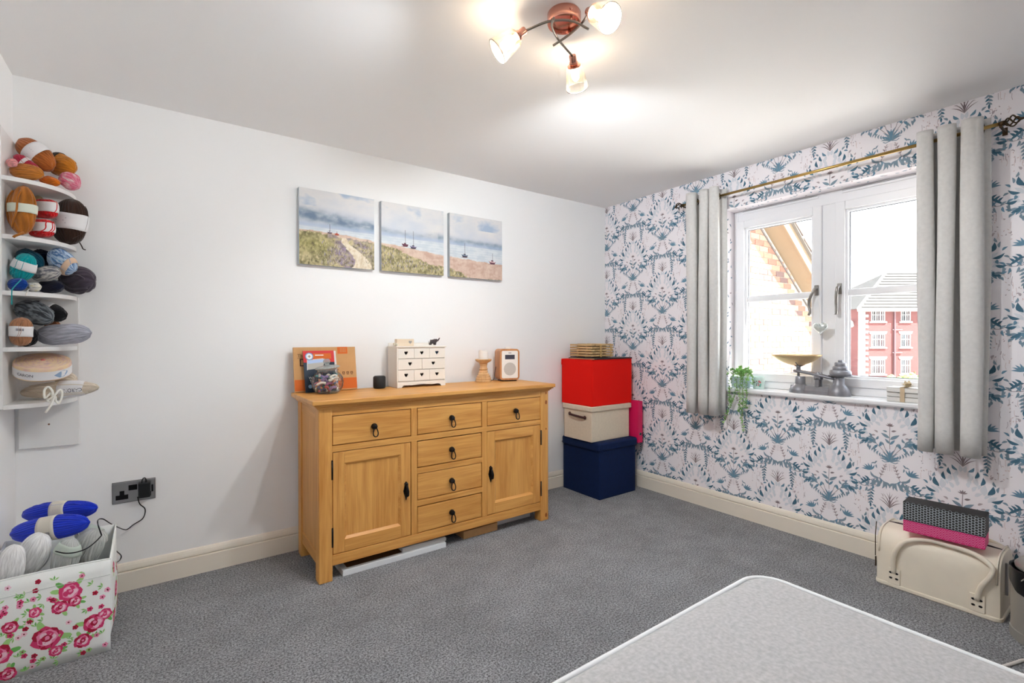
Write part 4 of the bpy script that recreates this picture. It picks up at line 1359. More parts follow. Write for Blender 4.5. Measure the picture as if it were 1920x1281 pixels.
obj('badge', MB().box(RW/2-.011, RW/2+.011, -.0038, -.003, .200, .206), mat('grey_badge', (140, 134, 134), .5), fp)
obj('foot', MB().box(.02, RW-.02, .01, RD_-.01, 0, .008), M_BLACK, rd)
obj('top_dial', MB().lathe([(0, 0), (.022, 0), (.022, .010), (.019, .013), (0, .013)], 20, RW/2, .05, RH), mat('white_radio_front', (238, 235, 230), .4), rd, smooth=True, angle=40)
obj('power_cord', MB().tube(arc_path([(.0, RD_-.03, .10), (-.012, RD_-.045, .07), (-.026, RD_-.07, .018), (-.03, RD_-.04, .003), (-.03, RD_-.01, .003)], 5), .0022, 6), M_BLACK, rd, smooth=True)

# ================================================================ CANVASES
def fbm(x, y, o=4):
    return mnoise.fractal(Vector((x, y, 3.7)), 1.0, 2.0, o)
def mixc(a, b, t):
    t = max(0.0, min(1.0, t)); return tuple(a[i]*(1-t)+b[i]*t for i in range(3))
def shore(U):      # height of the waterline
    return .455-.02*U if U < .65 else .455-.013-.095*(U-.65) if U < 2 else .314-.06*(U-2)
def dune(U):       # height of the grassy bank
    return .44-.05*U if U < 1 else .44-.05-.30*(U-1) if U < 1.9 else max(0, .12-.35*(U-2.05))
def paint(U, v):
    n1 = fbm(U*3.1, v*5.5); n2 = fbm(U*9, v*16+4); n3 = fbm(U*34+2, v*26+9, 3)
    if v > .5:      # sky with cloud banks
        c = mixc((200, 206, 216), (226, 223, 221), (v-.5)*1.2+.5*n1+.25)
        c = mixc(c, (168, 186, 208), max(0, n1*1.3-.08)*1.1 if v > .78 else 0)
        band = .66-.07*U if U < 1.4 else .565
        wdt = .085 if U < 1 else .05
        k = math.exp(-((v-band-.035*n1)/wdt)**2)*(1 if U < 1 else .65 if U > 1.9 else .45)
        c = mixc(c, (112, 132, 156), k*(.8+.5*n2))
        c = mixc(c, (160, 182, 210), max(0, 1-abs(v-.53)/.05)*.6)
        return c
    s = shore(U)+.012*n2
    d = dune(U)+.03*n2+.02*n3
    if v > s:
        return mixc((214, 220, 224), (196, 206, 214), .5+n2+.3*math.sin(v*160))
    if v > d:
        return mixc((216, 194, 178), (196, 164, 148), .5+.8*n2+.4*n3)
    # dunes
    t = U
    c = mixc((192, 180, 138), (132, 126, 88), .5+1.0*n2+.7*n3)
    c = mixc(c, (206, 190, 150), max(0, n3*1.4))
    c = mixc(c, (152, 136, 160), max(0, math.sin(U*4.2-1.2))*max(0, .8+1.2*n2)*.85 if .35 < U < 1.75 else 0)
    if U < .45: c = mixc(c, (160, 156, 84), .4*max(0, 1-abs(v-.28)/.16))
    c = mixc(c, (92, 86, 60), max(0, -n3*1.2-.1))
    px_ = .80-.55*(v-.02)+.22*math.sin(v*11)*(.5-v)      # sandy path
    if U < 1 and abs(U-px_) < .12-.2*v+.03*n2 and v < .42:
        c = mixc((232, 222, 204), (210, 192, 162), .4+n3)
    return c
M_ART = attr_mat('printed_canvas', .75)
CN = 150
arts = (('beach canvas print showing a sandy path through green dunes', 0), ('beach canvas print showing two beached boats beyond purple grass', 1), ('beach canvas print showing two small boats on open sand', 2))
for lb, idx in arts:
    x0_ = -2.5764+.4921*idx
    cv = thing('canvas_print', lb, 'canvas', (x0_, -.035, 1.668), group='three beach canvases')
    SZC = .4447
    g = MB().grid(CN, CN, lambda a, b: (a*SZC, 0, b*SZC))
    f_ = obj('printed_face', g, M_ART, cv)
    ca = f_.data.color_attributes.new('print', 'FLOAT_COLOR', 'POINT')
    buf = []
    for i in range(CN):
        for j in range(CN):
            c = paint(idx+i/(CN-1), j/(CN-1))
            buf += list(lin(tuple(max(0, min(255, q)) for q in c)))
    ca.data.foreach_set('color', buf)
    ed = MB().box(0, SZC, .0003, .0347, 0, SZC)
    obj('wrapped_edge', ed, mat('canvas_wrap', (178, 186, 192), .8, var=.12, vscale=9), cv)
    bp2 = Print(lambda u, v, l: (u*SZC, -l, v*SZC), .0003, .00015)
    def boat(u, v, s, hull, mast, deck='white'):
        bp2.poly([(u-s, v+.3*s), (u+s, v+.22*s), (u+.7*s, v-.35*s), (u-.5*s, v-.4*s)], hull, 1)
        bp2.poly([(u-.9*s, v+.3*s), (u+.9*s, v+.22*s), (u+.8*s, v), (u-.75*s, v+.05*s)], deck, 2)
        bp2.rect(u-.3*s, u+.3*s, v+.25*s, v+.55*s, hull, 2)
        bp2.line([(u+.1*s, v+.3*s), (u+.05*s, v+mast)], .006, 'mast', 2)
        bp2.leaf(u-1.2*s, v-.4*s, 0, 2.4*s, .012, 'shade', 0)
    if idx == 0:
        boat(.385, .455, .035, 'dark', .11); boat(.48, .44, .032, 'rust', .04, 'rust')
    elif idx == 1:
        boat(.36, .405, .055, 'plum', .22, 'plum'); boat(.49, .385, .055, 'dark', .24, 'lilac')
    else:
        boat(.27, .345, .062, 'dark', .20, 'slate'); boat(.80, .285, .070, 'plum', .15, 'pinkish')
    grn = random.Random(40+idx)
    for k in range(260):
        u, v = grn.uniform(.02, .98), grn.uniform(.01, .30)
        if v > dune(idx+u)-.05 or (idx == 0 and (u < .26 or abs(u-(.80-.55*v)) < .14)): continue
        bp2.leaf(u, v, R(90+grn.uniform(-35, 35)), grn.uniform(.03, .07), .006, grn.choice(['straw', 'olive', 'lilac', 'lilac', 'straw', 'bark']), 3, grn.uniform(-.3, .3), 3)
    bp2.build('painted_detail', cv, dict(dark=(70, 66, 84), rust=(178, 84, 64), plum=(104, 62, 78), lilac=(150, 140, 176), slate=(120, 140, 160), pinkish=(222, 196, 196), white=(220, 218, 222), mast=(110, 108, 116), shade=(150, 126, 116), straw=(216, 206, 168), olive=(122, 116, 84), bark=(96, 82, 62)), .75, 'stuff')

# ================================================================ STACKED STORAGE BOXES IN THE CORNER
M_NAVY = mat('navy_fabric', (10, 32, 72), .8, spec=.25, bump=.25, bscale=700, var=.08, vscale=40)
M_CREAMBOX = mat('cream_linen', (224, 210, 188), .8, bump=.3, bscale=600, var=.04, vscale=60)
M_REDBOX = mat('red_felt', (232, 24, 14), .8, spec=.2, bump=.2, bscale=500)
nv = thing('storage_ottoman', 'navy blue fabric storage cube with padded lid on the carpet', 'storage box', (-.333, -.246, 0))
obj('body', MB().box(-.207, .207, -.205, .205, .001, .372), M_NAVY, nv, bevel=.006)
ldn = MB().box(-.222, .222, -.215, .205, .366, .434)
obj('lid', ldn, M_NAVY, nv, bevel=.016, seg=4)
obj('seam', MB().tube([(-.2225, -.2155, .385), (.2225, -.2155, .385), (.2225, .2055, .385), (-.2225, .2055, .385)], .002, 6, closed=True), M_NAVY, nv)
cr = thing('cream_box', 'cream linen storage box with lid and dark leather handle', 'storage box', (-.352, -.245, .4345))
obj('body', MB().box(-.216, .212, -.152, .160, 0, .238), M_CREAMBOX, cr, bevel=.004)
obj('lid', MB().box(-.226, .228, -.164, .170, .234, .271), M_CREAMBOX, cr, bevel=.005)
hl = MB().tube(arc_path([(-.224, .085, .196), (-.236, .06, .194), (-.238, .0, .190), (-.236, -.06, .186), (-.224, -.085, .184)], 4), .009, 8)
hl.ball((-.223, .085, .196), .008, .016, .015).ball((-.223, -.085, .184), .008, .016, .015)
obj('handle', hl, mat('brown_leather', (70, 36, 34), .5), cr, smooth=True)
rdb = thing('red_box', 'bright red fabric storage cube stacked on the cream box', 'storage box', (-.323, -.205, .7057))
obj('body', MB().box(-.232, .225, -.184, .165, .0, .358), M_REDBOX, rdb, bevel=.006)
obj('lid_flap', MB().prism([(.165, .356), (-.186, .356), (-.186, .312), (-.13, .300), (.165, .312)], lambda p, q, t: (t, p, q), -.2355, -.232), M_REDBOX, rdb, fix=True)
obj('lid', MB().box(-.234, .227, -.186, .167, .357, .3605), M_REDBOX, rdb, bevel=.0015)
lf = thing('lever_arch_file', 'bright pink lever arch file standing behind the cream box', 'file', (-.082, -.300, .386))
obj('spine', MB().box(-.026, .026, -.165, -.160, 0, .335), mat('pink_file_card', (222, 24, 92), .45), lf, bevel=.002)
for x in (-.026, .023):
    obj('cover', MB().box(x, x+.003, -.160, .115, 0, .335), mat('pink_file_card', (222, 24, 92), .45), lf)
obj('finger_hole', MB().lathe([(.010, 0), (.013, 0), (.013, .003), (.010, .003)], 18, M=Matrix.Translation((0, -.165, .07)) @ Matrix.Rotation(R(90), 4, 'X'), cap=False), mat('chrome_ring', (180, 180, 184), .2, metal=1), lf, smooth=True)
obj('hole_shadow', MB().lathe([(0, .0004), (.010, .0004)], 16, M=Matrix.Translation((0, -.165, .07)) @ Matrix.Rotation(R(90), 4, 'X'), cap=False), M_BLACK, lf)
obj('pages', MB().box(-.020, .020, -.155, .10, .01, .315), mat('white_paper', (236, 232, 232), .6), lf)
TZ = .7057+.3606
bf = thing('black_folder', 'thin black folder lying on the red box', 'folder', (-.285, -.215, TZ))
obj('cover', MB().box(-.235, .20, -.165, .13, 0, .003).box(-.235, .20, -.165, .13, .008, .011).box(-.235, .20, -.1655, -.163, 0, .011), mat('black_folder_card', (26, 26, 28), .4), bf, bevel=.001)
obj('pages', MB().box(-.232, .19, -.160, .125, .003, .008), mat('beige_card', (226, 196, 150), .7), bf)
bg_ = thing('magazine', 'thin magazine lying under the wooden trays', 'magazine', (-.36, -.16, TZ+.0112))
obj('cover', MB().box(-.10, .10, -.12, .12, 0, .004), mat('magazine_cover', (120, 112, 116), .4, var=.5, vscale=14), bg_, bevel=.001)
obj('pages', MB().box(-.098, .099, -.118, .118, .0008, .0034), mat('white_paper', (236, 232, 232), .6), bg_)
M_TRAY = wood('rustic_tray_wood', (216, 184, 132), (172, 134, 84), 0, scale=1.4)
zt = TZ+.0155
names = ('lowest', 'second', 'third', 'fourth', 'topmost')
for k in range(5):
    t_ = thing('wooden_tray', '%s square slatted wooden mat in the tied stack on the red box' % names[k], 'mat', (-.355, -.185, zt), R((-2, 1.5, -1, 2.5, 0)[k]), group='tied wooden mats')
    for j in range(6):
        x = -.125+.042*j
        obj('slat', MB().box(x, x+.040, -.125, .125, .0060, .0205), wood('rustic_tray_wood_across', (216, 184, 132), (172, 134, 84), 1, scale=1.4), t_, bevel=.0015)
    for y in (-.060, .040):
        obj('batten', MB().box(-.110, .110, y, y+.020, 0, .0060), M_TRAY, t_, bevel=.001)
    zt += .0209
tt = thing('jute_tie', 'jute string tied around the stack of wooden mats', 'string', (-.355, -.185, TZ+.0155))
jb_ = MB()
for x in (-.03, .085):
    jb_.box(x-.006, x+.006, -.1345, -.132, -.0, .1045); jb_.box(x-.006, x+.006, -.1345, .13, .1045, .1070)
obj('string', jb_, mat('jute', (200, 164, 104), .9, bump=.5, bscale=500), tt)
obj('knot', MB().ball((-.03, -.137, .05), .008, .005, .007).ball((.085, -.137, .03), .008, .005, .007), mat('jute', (200, 164, 104), .9), tt, smooth=True)

# ================================================================ CEILING LIGHT
LX, LY = -2.045, -1.725
cl = thing('ceiling_light', 'rose gold ceiling light with three curved arms and glass shades', 'ceiling light', (LX, LY, H))
M_ROSE = mat('rose_gold', (222, 160, 140), .22, metal=1.0)
M_ARM = mat('brushed_nickel', (150, 142, 134), .3, metal=1.0)
obj('canopy', MB().lathe([(0, -.001), (.058, -.001), (.060, -.004), (.060, -.036), (.058, -.040), (.050, -.040), (.048, -.032), (0, -.032)], 40), M_ROSE, cl, smooth=True, angle=40)
obj('canopy_screw', MB().ball((-.02, -.058, -.02), .005), M_ROSE, cl, smooth=True)
M_SHADE = thin_glass('lamp_shade_glass', (255, 250, 242), .10, .08, haze=.03)
M_BULB = emat('lit_bulb', (255, 238, 214), 62.0)
ZA = -.062
for ang, rad, lum in ((146, .150, .72), (-92, .135, 1.0), (36, .165, 1.35)):
    d = Vector((math.cos(R(ang)), math.sin(R(ang)), 0))
    s_ = Vector((-d.y, d.x, 0))
    hold = d*rad+Vector((0, 0, ZA-.008))
    # arm: a bowed bar passing beside the canopy, ending free on the far side
    p0 = -d*.085+s_*.018+Vector((0, 0, ZA-.004))
    p1 = -d*.02+s_*.040+Vector((0, 0, ZA+.010))
    p2 = d*.06+s_*.034+Vector((0, 0, ZA+.010))
    p3 = d*(rad-.008)+s_*.0+Vector((0, 0, ZA-.004))
    a_ = obj('arm', MB().tube(arc_path([p0, p1, p2, p3], 7), .0042, 8), M_ARM, cl, smooth=True)
    obj('arm_post', MB().tube([p1+Vector((0, 0, 0)), Vector((p1.x, p1.y, -.034))], .0045, 8), M_ROSE, a_, smooth=True)
    ax = (d*math.cos(R(38))-Vector((0, 0, 1))*math.sin(R(38))).normalized()
    q = ax.to_track_quat('Z', 'Y').to_matrix().to_4x4()
    M4 = Matrix.Translation(hold) @ q
    obj('lamp_holder', MB().lathe([(0, -.012), (.013, -.012), (.014, -.008), (.014, .012), (.017, .014), (.017, .020), (.014, .024), (.026, .026), (.027, .030), (0, .030)], 20, M=M4), M_ROSE, cl, smooth=True, angle=40)
    sh = obj('shade', MB().lathe([(.026, .028), (.031, .030), (.034, .045), (.039, .075), (.044, .108), (.0448, .115), (.0432, .1155), (.041, .106), (.037, .075), (.032, .046), (.028, .034)], 36, M=M4, cap=False), M_SHADE, cl, smooth=True)
    obj('shade_rim', MB().tube([M4 @ Vector((.0445*math.cos(i*PI/18), .0445*math.sin(i*PI/18), .1155)) for i in range(36)], .0013, 6, closed=True), M_ARM, sh, smooth=True)
    obj('bulb', MB().lathe([(0, .030), (.010, .030), (.012, .040), (.015, .052), (.016, .064), (.013, .078), (.006, .086), (0, .088)], 18, M=M4), M_BULB, cl, smooth=True)
    # the bulb throws its light out of the open end of the shade
    ld_ = bpy.data.lights.new('bulb_light', 'SPOT')
    ld_.energy = BULB_W*lum; ld_.color = (0.925, 0.968, 1.0); ld_.shadow_soft_size = .03
    ld_.spot_size = R(164); ld_.spot_blend = .35
    lo = bpy.data.objects.new('bulb_light', ld_)
    C.objects.link(lo); lo.parent = cl
    lo.matrix_local = Matrix.Translation(M4 @ Vector((0, 0, .100))) @ (Vector((0, 0, 1))*math.sin(R(57))-d*math.cos(R(57))).to_track_quat('Z', 'Y').to_matrix().to_4x4()

# ================================================================ WALL SOCKET, ADAPTOR, CABLE
M_STEEL = mat('brushed_steel', (170, 170, 172), .3, metal=1.0)
sk = thing('wall_socket', 'double brushed steel wall socket with black inserts on the white wall', 'socket', (-3.337, -.0005, .482))
obj('plate', MB().box(-.083, .083, -.006, 0, -.050, .050), M_STEEL, sk, bevel=.002)
obj('plate_edge', MB().box(-.0845, .0845, -.003, 0, -.0515, .0515), mat('dark_plate_edge', (60, 58, 58), .4, metal=.6), sk)
for x in (-.047, .043):
    i_ = obj('socket_insert', MB().box(x-.024, x+.024, -.0072, -.006, -.034, -.012).box(x-.009, x+.009, -.0072, -.006, -.012, .008), M_BLACK, sk)
obj('switch', MB().box(-.022, .012, -.0085, -.006, .006, .032), M_BLACK, sk, bevel=.001)
obj('switch', MB().box(.068, .076, -.0085, -.006, -.015, .020), M_BLACK, sk, bevel=.001)
for x in (-.072, .074):
    obj('screw', MB().lathe([(0, 0), (.004, 0), (.003, .0012), (0, .0014)], 10, M=Matrix.Translation((x, -.006, 0)) @ Matrix.Rotation(R(90), 4, 'X')), M_STEEL, sk)
adp = thing('power_adaptor', 'black plug-in power adaptor in the steel wall socket', 'adaptor', (-3.296, -.0078, .490))
obj('body', MB().box(-.024, .024, -.040, 0, -.040, .034), mat('black_plastic', (22, 24, 26), .5), adp, bevel=.005)
obj('cord_loop', MB().tube(arc_path([(-.010, -.03, .034), (-.008, -.034, .05), (.0, -.034, .058), (.006, -.03, .05), (.006, -.028, .034)], 5), .0028, 6), mat('black_plastic', (22, 24, 26), .5), adp, smooth=True)
cab = [onY(258, 932, -.03)]+[onY(a, b_, c) for a, b_, c in ((262, 945, -.02), (272, 955, -.012), (268, 972, -.012), (250, 984, -.012), (240, 992, -.02), (231, 993, -.06), (222, 989, -.14), (205, 986, -.24), (190, 983, -.30), (180, 983, -.36))]
tag(obj('spare_cable', MB().tube(arc_path([onY(212, 1028, -.25), onY(220, 1035, -.18), onY(227, 1042, -.12), onY(225, 1050, -.12), onY(216, 1057, -.2)], 5), .0024, 6), M_BLACK, smooth=True), 'short loop of black cable showing behind the flowery basket', 'cable')

# ================================================================ MATTRESS AND BASE
M_TICK = mat('grey_marl_fabric', (172, 171, 172), .9, var=.15, vscale=100, bump=.35, bscale=420, sheen=.2)
M_PIPING = mat('white_piping', (226, 228, 230), .6)
BX0, BX1, BY0, BY1, BZ = -2.665, -1.685, -4.22, -2.240, .50
mt = thing('mattress', 'grey marl mattress with white piped edge', 'mattress', (BX0, BY0, 0))
def mrect(i, r=.085, n=6):
    return rrect(i, BX1-BX0-i, i, BY1-BY0-i, r, n)
mb_ = MB()
rings = [(.012, .275, .085), (0, .285, .085), (-.004, .38, .088), (0, .475, .085), (.008, .487, .085)]
NR = len(mrect(0))
vs = []
for ins, z, r in rings:
    vs += [(p, q, z) for p, q in rrect(ins, BX1-BX0-ins, ins, BY1-BY0-ins, r, 6)]
fs = []
for k in range(len(rings)-1):
    for i in range(NR):
        j = (i+1) % NR
        fs.append((k*NR+i, k*NR+j, (k+1)*NR+j, (k+1)*NR+i))
mb_.add(vs, fs)
mb_.add(vs[:NR], [tuple(range(NR-1, -1, -1))])
obj('side_border', mb_, M_TICK, mt, smooth=True, angle=50)
# softly uneven top
wdm, hgm = BX1-BX0, BY1-BY0
def topf(a, b):
    # square to rounded rectangle
    x, y = a*2-1, b*2-1
    px_ = wdm/2*x; py_ = hgm/2*y
    r = .085; hx, hy = wdm/2-.008, hgm/2-.008
    px_ = hx*x; py_ = hy*y
    ex, ey = abs(px_)-(hx-r), abs(py_)-(hy-r)
    if ex > 0 and ey > 0:
        l = math.hypot(ex, ey); m_ = max(ex, ey)
        k = m_/l
        px_ = math.copysign(hx-r+ex*k, px_); py_ = math.copysign(hy-r+ey*k, py_)
    e = min(1-abs(x), 1-abs(y))
    z = .487+.013*min(1, e*14)**.5+.004*fbm(a*4, b*7)
    return (wdm/2+px_, hgm/2+py_, z)
obj('top_panel', MB().grid(60, 90, topf), M_TICK, mt, smooth=True)
for z in (.487, .280):
    obj('piping', MB().tube([(p, q, z) for p, q in mrect(.003)], .0065, 8, closed=True), M_PIPING, mt, smooth=True)
dv = thing('divan_base', 'grey upholstered divan base under the mattress', 'bed base', (BX0+.01, BY0+.01, 0))
obj('base', MB().prism(rrect(0, wdm-.02, 0, hgm-.02, .06), lambda p, q, t: (p, q, t), .045, .2735), mat('dark_grey_weave', (120, 118, 118), .9, bump=.3, bscale=500), dv, fix=True)
for x in (.08, wdm-.10):
    for y in (.10, hgm-.12):
        obj('foot', MB().lathe([(0, 0), (.026, 0), (.030, .01), (.030, .045)], 14, x, y), M_BLACK, dv)

# ================================================================ BAG, PATTERNED BOX, BIN
M_VAN = mat('cream_faux_leather', (238, 228, 210), .45, bump=.15, bscale=350, var=.03, vscale=12)
bgx = thing('vanity_bag', 'cream faux leather vanity bag with long handles on the carpet', 'bag', (-.165, -2.355, 0), 0)
# local x toward the wall, y along the wall
BW, BL_, BH_ = .135, .225, .268
def bag_prof(k=1.0, n=16):
    pts = [(-BW*k, 0), (BW*k, 0)]
    for i in range(n+1):
        a = PI*i/n
        pts.append((BW*k*math.copysign(abs(math.cos(a))**.55, math.cos(a)), (.15)+(BH_-.15)*abs(math.sin(a))**.7))
    return pts
bp0 = bag_prof()
b_ = MB()
vs = []; nn = len(bp0)
sl_ = [(-1, .90), (-.985, .965), (-.93, 1.0), (-.4, 1.012), (0, 1.015), (.4, 1.012), (.93, 1.0), (.985, .965), (1, .90)]
for t, k in sl_:
    vs += [(p*k, t*BL_, .012+(q)*(.5+.5*k) if q > 0 else .012) for p, q in bp0]
fs = []
for s in range(len(sl_)-1):
    for i in range(nn):
        j = (i+1) % nn
        fs.append((s*nn+i, s*nn+j, (s+1)*nn+j, (s+1)*nn+i))
fs.append(tuple(range(nn))); fs.append(tuple(len(vs)-nn+i for i in range(nn-1, -1, -1)))
b_.add(vs, fs)
obj('body', b_, M_VAN, bgx, smooth=True, angle=45, fix=True)
obj('base_rim', MB().prism(rrect(-BW-.006, BW+.006, -BL_-.006, BL_+.006, .03), lambda p, q, t: (p, q, t), 0, .020), M_VAN, bgx, fix=True, bevel=.005)
for t in (-.94, .94):
    obj('piping', MB().tube([(p*1.012, t*BL_, .012+q*1.004) for p, q in bp0[1:]], .0042, 6), M_VAN, bgx, smooth=True)
M_ZIP = mat('dark_zip_tape', (58, 44, 48), .5)
zp = obj('zip', MB().tube([(0, y, BH_+.0155+.004*math.cos(y*7)-(.004+.25*max(0, abs(y)-.2)**1.0)) for y in [-.215+.043*i for i in range(11)]], .0055, 6), M_ZIP, bgx, smooth=True)
obj('zip_pull', MB().box(-.128, -.120, .226, .232, .075, .125), M_BRONZE, zp, bevel=.002)
obj('zip_side', MB().tube([(-.115, .2295, .30), (-.126, .2300, .24), (-.128, .2295, .13)], .0022, 6), M_BRONZE, zp, smooth=True)
for sx in (-1, 1):
    pts = [(sx*(BW+.006), .150, .075), (sx*(BW+.014), .150, .14), (sx*(BW+.016), .14, .19), (sx*(BW+.006), .105, .245), (sx*(BW-.010), .03, .274), (sx*(BW-.014), -.06, .276), (sx*(BW-.008), -.14, .268), (sx*(BW+.008), -.196, .240), (sx*(BW+.018), -.196, .20), (sx*(BW+.016), -.165, .14), (sx*(BW+.006), -.150, .075)]
    h_ = obj('handle', MB().tube(arc_path(pts, 6), .0105, 10), M_VAN, bgx, smooth=True)
    for y in (.150, -.150):
        pl2 = obj('handle_tab', MB().box(sx*(BW+.002), sx*(BW+.007), y-.026, y+.026, .020, .098), M_VAN, h_, bevel=.002)
        st_ = MB()
        for dy in (-.012, .012):
            for z in (.048, .074):
                st_.ball((sx*(BW+.007), y+dy, z), .003, .007, .005, 8, 6)
        obj('stud', st_, M_BLACK, h_)
obj('end_pocket_zip', MB().tube([(-.05, -BL_-.004, .10), (-.05, -BL_-.004, .24)], .006, 6), M_STEEL, bgx)
# patterned box
M_PKBLK = mat('matt_black_card', (44, 42, 42), .6)
M_PINK = mat('hot_pink_card', (222, 44, 120), .5)
pb = thing('patterned_box', 'black and pink box with honeycomb print lying on the cream bag', 'box', (-.318, -2.245, .3005), R(-90+4))
# local x along the box, y toward the wall
PL, PD, PH1, PH2 = .285, .115, .054, .141
obj('tray', MB().box(0, PL, 0, PD, 0, PH1), M_PINK, pb, bevel=.001)
obj('lid', MB().box(-.001, PL+.001, -.001, PD+.001, PH1, PH2), M_PKBLK, pb, bevel=.001)
hp = Print(lambda u, v, l: (u, -.001-l, v), .0003, .0002)
nx = 26
for i in range(nx):
    for j in range(8):
        u = (i+.5)*PL/nx; v = PH1+.006+j*.0117+(.0058 if i % 2 else 0)
        if v > PH2-.003: continue
        r = .0062
        pts = [(u+r*math.cos(R(60*k)), v+r*math.sin(R(60*k))) for k in range(6)]
        hp.line(pts+[pts[0]], .0016, 'silver', 0)
for i in range(nx):
    for j in range(5):
        u = (i+.5)*PL/nx; v = .008+j*.0112+(.0056 if i % 2 else 0)
        if v > PH1-.004: continue
        r = .0056
        pts = [(u+r*math.cos(R(90*k)), v+r*math.sin(R(90*k))) for k in range(4)]
        hp.line(pts+[pts[0]], .0018, 'rose', 0)
hp.build('honeycomb_print', pb, dict(silver=(170, 178, 184), rose=(240, 130, 178)), .4, 'stuff')
# pedal bin
M_BIN = mat('silver_bin_shell', (176, 172, 164), .35, metal=.6)
bn = thing('waste_bin', 'silver grey bin with black liner and wire handle beside the bag', 'bin', (-.33, -2.736, 0))
obj('body', MB().lathe([(0, .004), (.112, .004), (.118, .012), (.122, .045), (.1215, .047), (.124, .24), (.126, .285), (.122, .285), (.118, .05), (0, .03)], 40), M_BIN, bn, smooth=True, angle=40)
obj('base_ring', MB().lathe([(.119, 0), (.124, 0), (.126, .006), (.125, .040), (.121, .042)], 40, cap=False), mat('grey_plastic', (150, 148, 142), .5), bn, smooth=True, angle=40)
lnr = MB()
def linf(a, b):
    th = 2*PI*a
    drop = .045+.05*abs(math.sin(1.5*th+.6))**1.5
    zs = [(.105, .20), (.119, .285), (.1265, .292), (.1285, .28), (.1275, .285-drop)]
    k = b*4; i = min(int(k), 3); t = k-i
    r = zs[i][0]*(1-t)+zs[i+1][0]*t; z = zs[i][1]*(1-t)+zs[i+1][1]*t
    return (r*math.cos(th), r*math.sin(th), z+.003*math.sin(13*th)*b)
obj('liner', lnr.grid(64, 14, linf, wrap=True), mat('black_bin_liner', (16, 16, 18), .3, bump=.3, bscale=60), bn, smooth=True)
obj('lid', MB().lathe([(.110, .288), (.112, .300), (.100, .316), (.06, .326), (0, .329)], 36, cap=False), M_BIN, bn, smooth=True)
hpts = [(-.128+.01, .075, .262), (-.134, .06, .285), (-.122, .035, .325), (-.118, 0, .333), (-.122, -.035, .325), (-.134, -.06, .275), (-.130, -.07, .25)]
obj('wire_handle', MB().tube(arc_path(hpts, 5), .0032, 8), mat('chrome_wire', (210, 210, 212), .15, metal=1), bn, smooth=True)
tag(obj('white_flex', MB().tube(arc_path([onZ(px_, py_, .006) for px_, py_ in ((1880, 1250), (1893, 1246), (1906, 1242), (1921, 1238), (1945, 1240), (1975, 1255))], 6), .0055, 8), mat('white_flex_pvc', (216, 210, 204), .5), smooth=True), 'white electrical flex lying on the carpet beside the mattress', 'cable')

# ================================================================ CORNER SHELF
M_SHELF = mat('white_melamine', (232, 231, 230), .45)
cs_ = thing('corner_shelf', 'white corner wall unit with five curved shelves of wool', 'shelf unit', (XL, 0, 0))
SD, SW = .272, .210     # along the side wall, along the back wall
obj('back_panel', MB().box(.014, SW+.005, -.018, -.0005, .742, 1.427), M_SHELF, cs_, bevel=.001)
obj('side_panel', MB().box(.0005, .014, -SD, -.0005, .95, 2.085), M_SHELF, cs_, bevel=.001)
obj('screw_cap', MB().lathe([(0, 0), (.004, 0), (.003, .0012), (0, .0014)], 10, M=Matrix.Translation((.112, -.018, .845)) @ Matrix.Rotation(R(90), 4, 'X')), mat('brown_cap', (130, 88, 66), .5), cs_)
SHZ = [1.880, 1.645, 1.418, 1.190, .957]
for z in SHZ:
    poly = [(.014, -.018), (SW, -.018), (SW, -.040)]
    for i in range(1, 10):
        a = PI/2*i/10
        poly.append((.030+(SW-.030)*math.cos(a), -.040-(SD-.050)*math.sin(a)))
    poly += [(.030, -SD+.004), (.014, -SD+.002)]
    obj('shelf', MB().prism(poly, lambda p, q, t: (p, q, t), z-.009, z+.009), M_SHELF, cs_, fix=True, bevel=.001)

# ================================================================ WOOL
def yarn_mat(key, cols, n, stripe=0.0, rough=.9):
    """wool: colour runs along the strands; several colours give a variegated yarn"""
    m = bpy.data.materials.new(key); m.use_nodes = True
    nt = m.node_tree; L = nt.links.new
    b = nt.nodes['Principled BSDF']; b.inputs['Roughness'].default_value = rough
    b.inputs['Specular IOR Level'].default_value = .15; b.inputs['Sheen Weight'].default_value = .35
    uv = nt.nodes.new('ShaderNodeUVMap')
    mp = nt.nodes.new('ShaderNodeMapping'); mp.inputs['Scale'].default_value = (n*1.0, 2.2, 1)
    L(uv.outputs[0], mp.inputs[0])
    t = nt.nodes.new('ShaderNodeTexNoise'); t.inputs['Scale'].default_value = 1.0 if len(cols) > 2 else 1.6; t.inputs['Detail'].default_value = 3
    L(mp.outputs[0], t.inputs['Vector'])
    rp = nt.nodes.new('ShaderNodeValToRGB')
    e = rp.color_ramp.elements
    if len(cols) == 1:
        c = cols[0]
        cols = [tuple(v*.86 for v in c), tuple(min(255, v*1.08+3) for v in c)]
    while len(e) < len(cols): e.new(.5)
    for i, c in enumerate(cols):
        e[i].position = .32+.36*i/(len(cols)-1); e[i].color = lin(c)
    if len(cols) > 2: rp.color_ramp.interpolation = 'EASE'
    L(t.outputs['Fac'], rp.inputs[0]); L(rp.outputs[0], b.inputs['Base Color'])
    mp2 = nt.nodes.new('ShaderNodeMapping'); mp2.inputs['Scale'].default_value = (n*9, 60, 1); mp2.inputs['Rotation'].default_value = (0, 0, .5)
    L(uv.outputs[0], mp2.inputs[0])
    t2 = nt.nodes.new('ShaderNodeTexNoise'); t2.inputs['Scale'].default_value = 1.0
    L(mp2.outputs[0], t2.inputs['Vector'])
    bp = nt.nodes.new('ShaderNodeBump'); bp.inputs['Strength'].default_value = .4; bp.inputs['Distance'].default_value = .002
    L(t2.outputs['Fac'], bp.inputs['Height']); L(bp.outputs[0], b.inputs['Normal'])
    return m
M_BAND = mat('white_paper_band', (236, 235, 236), .55)
yc = [0]
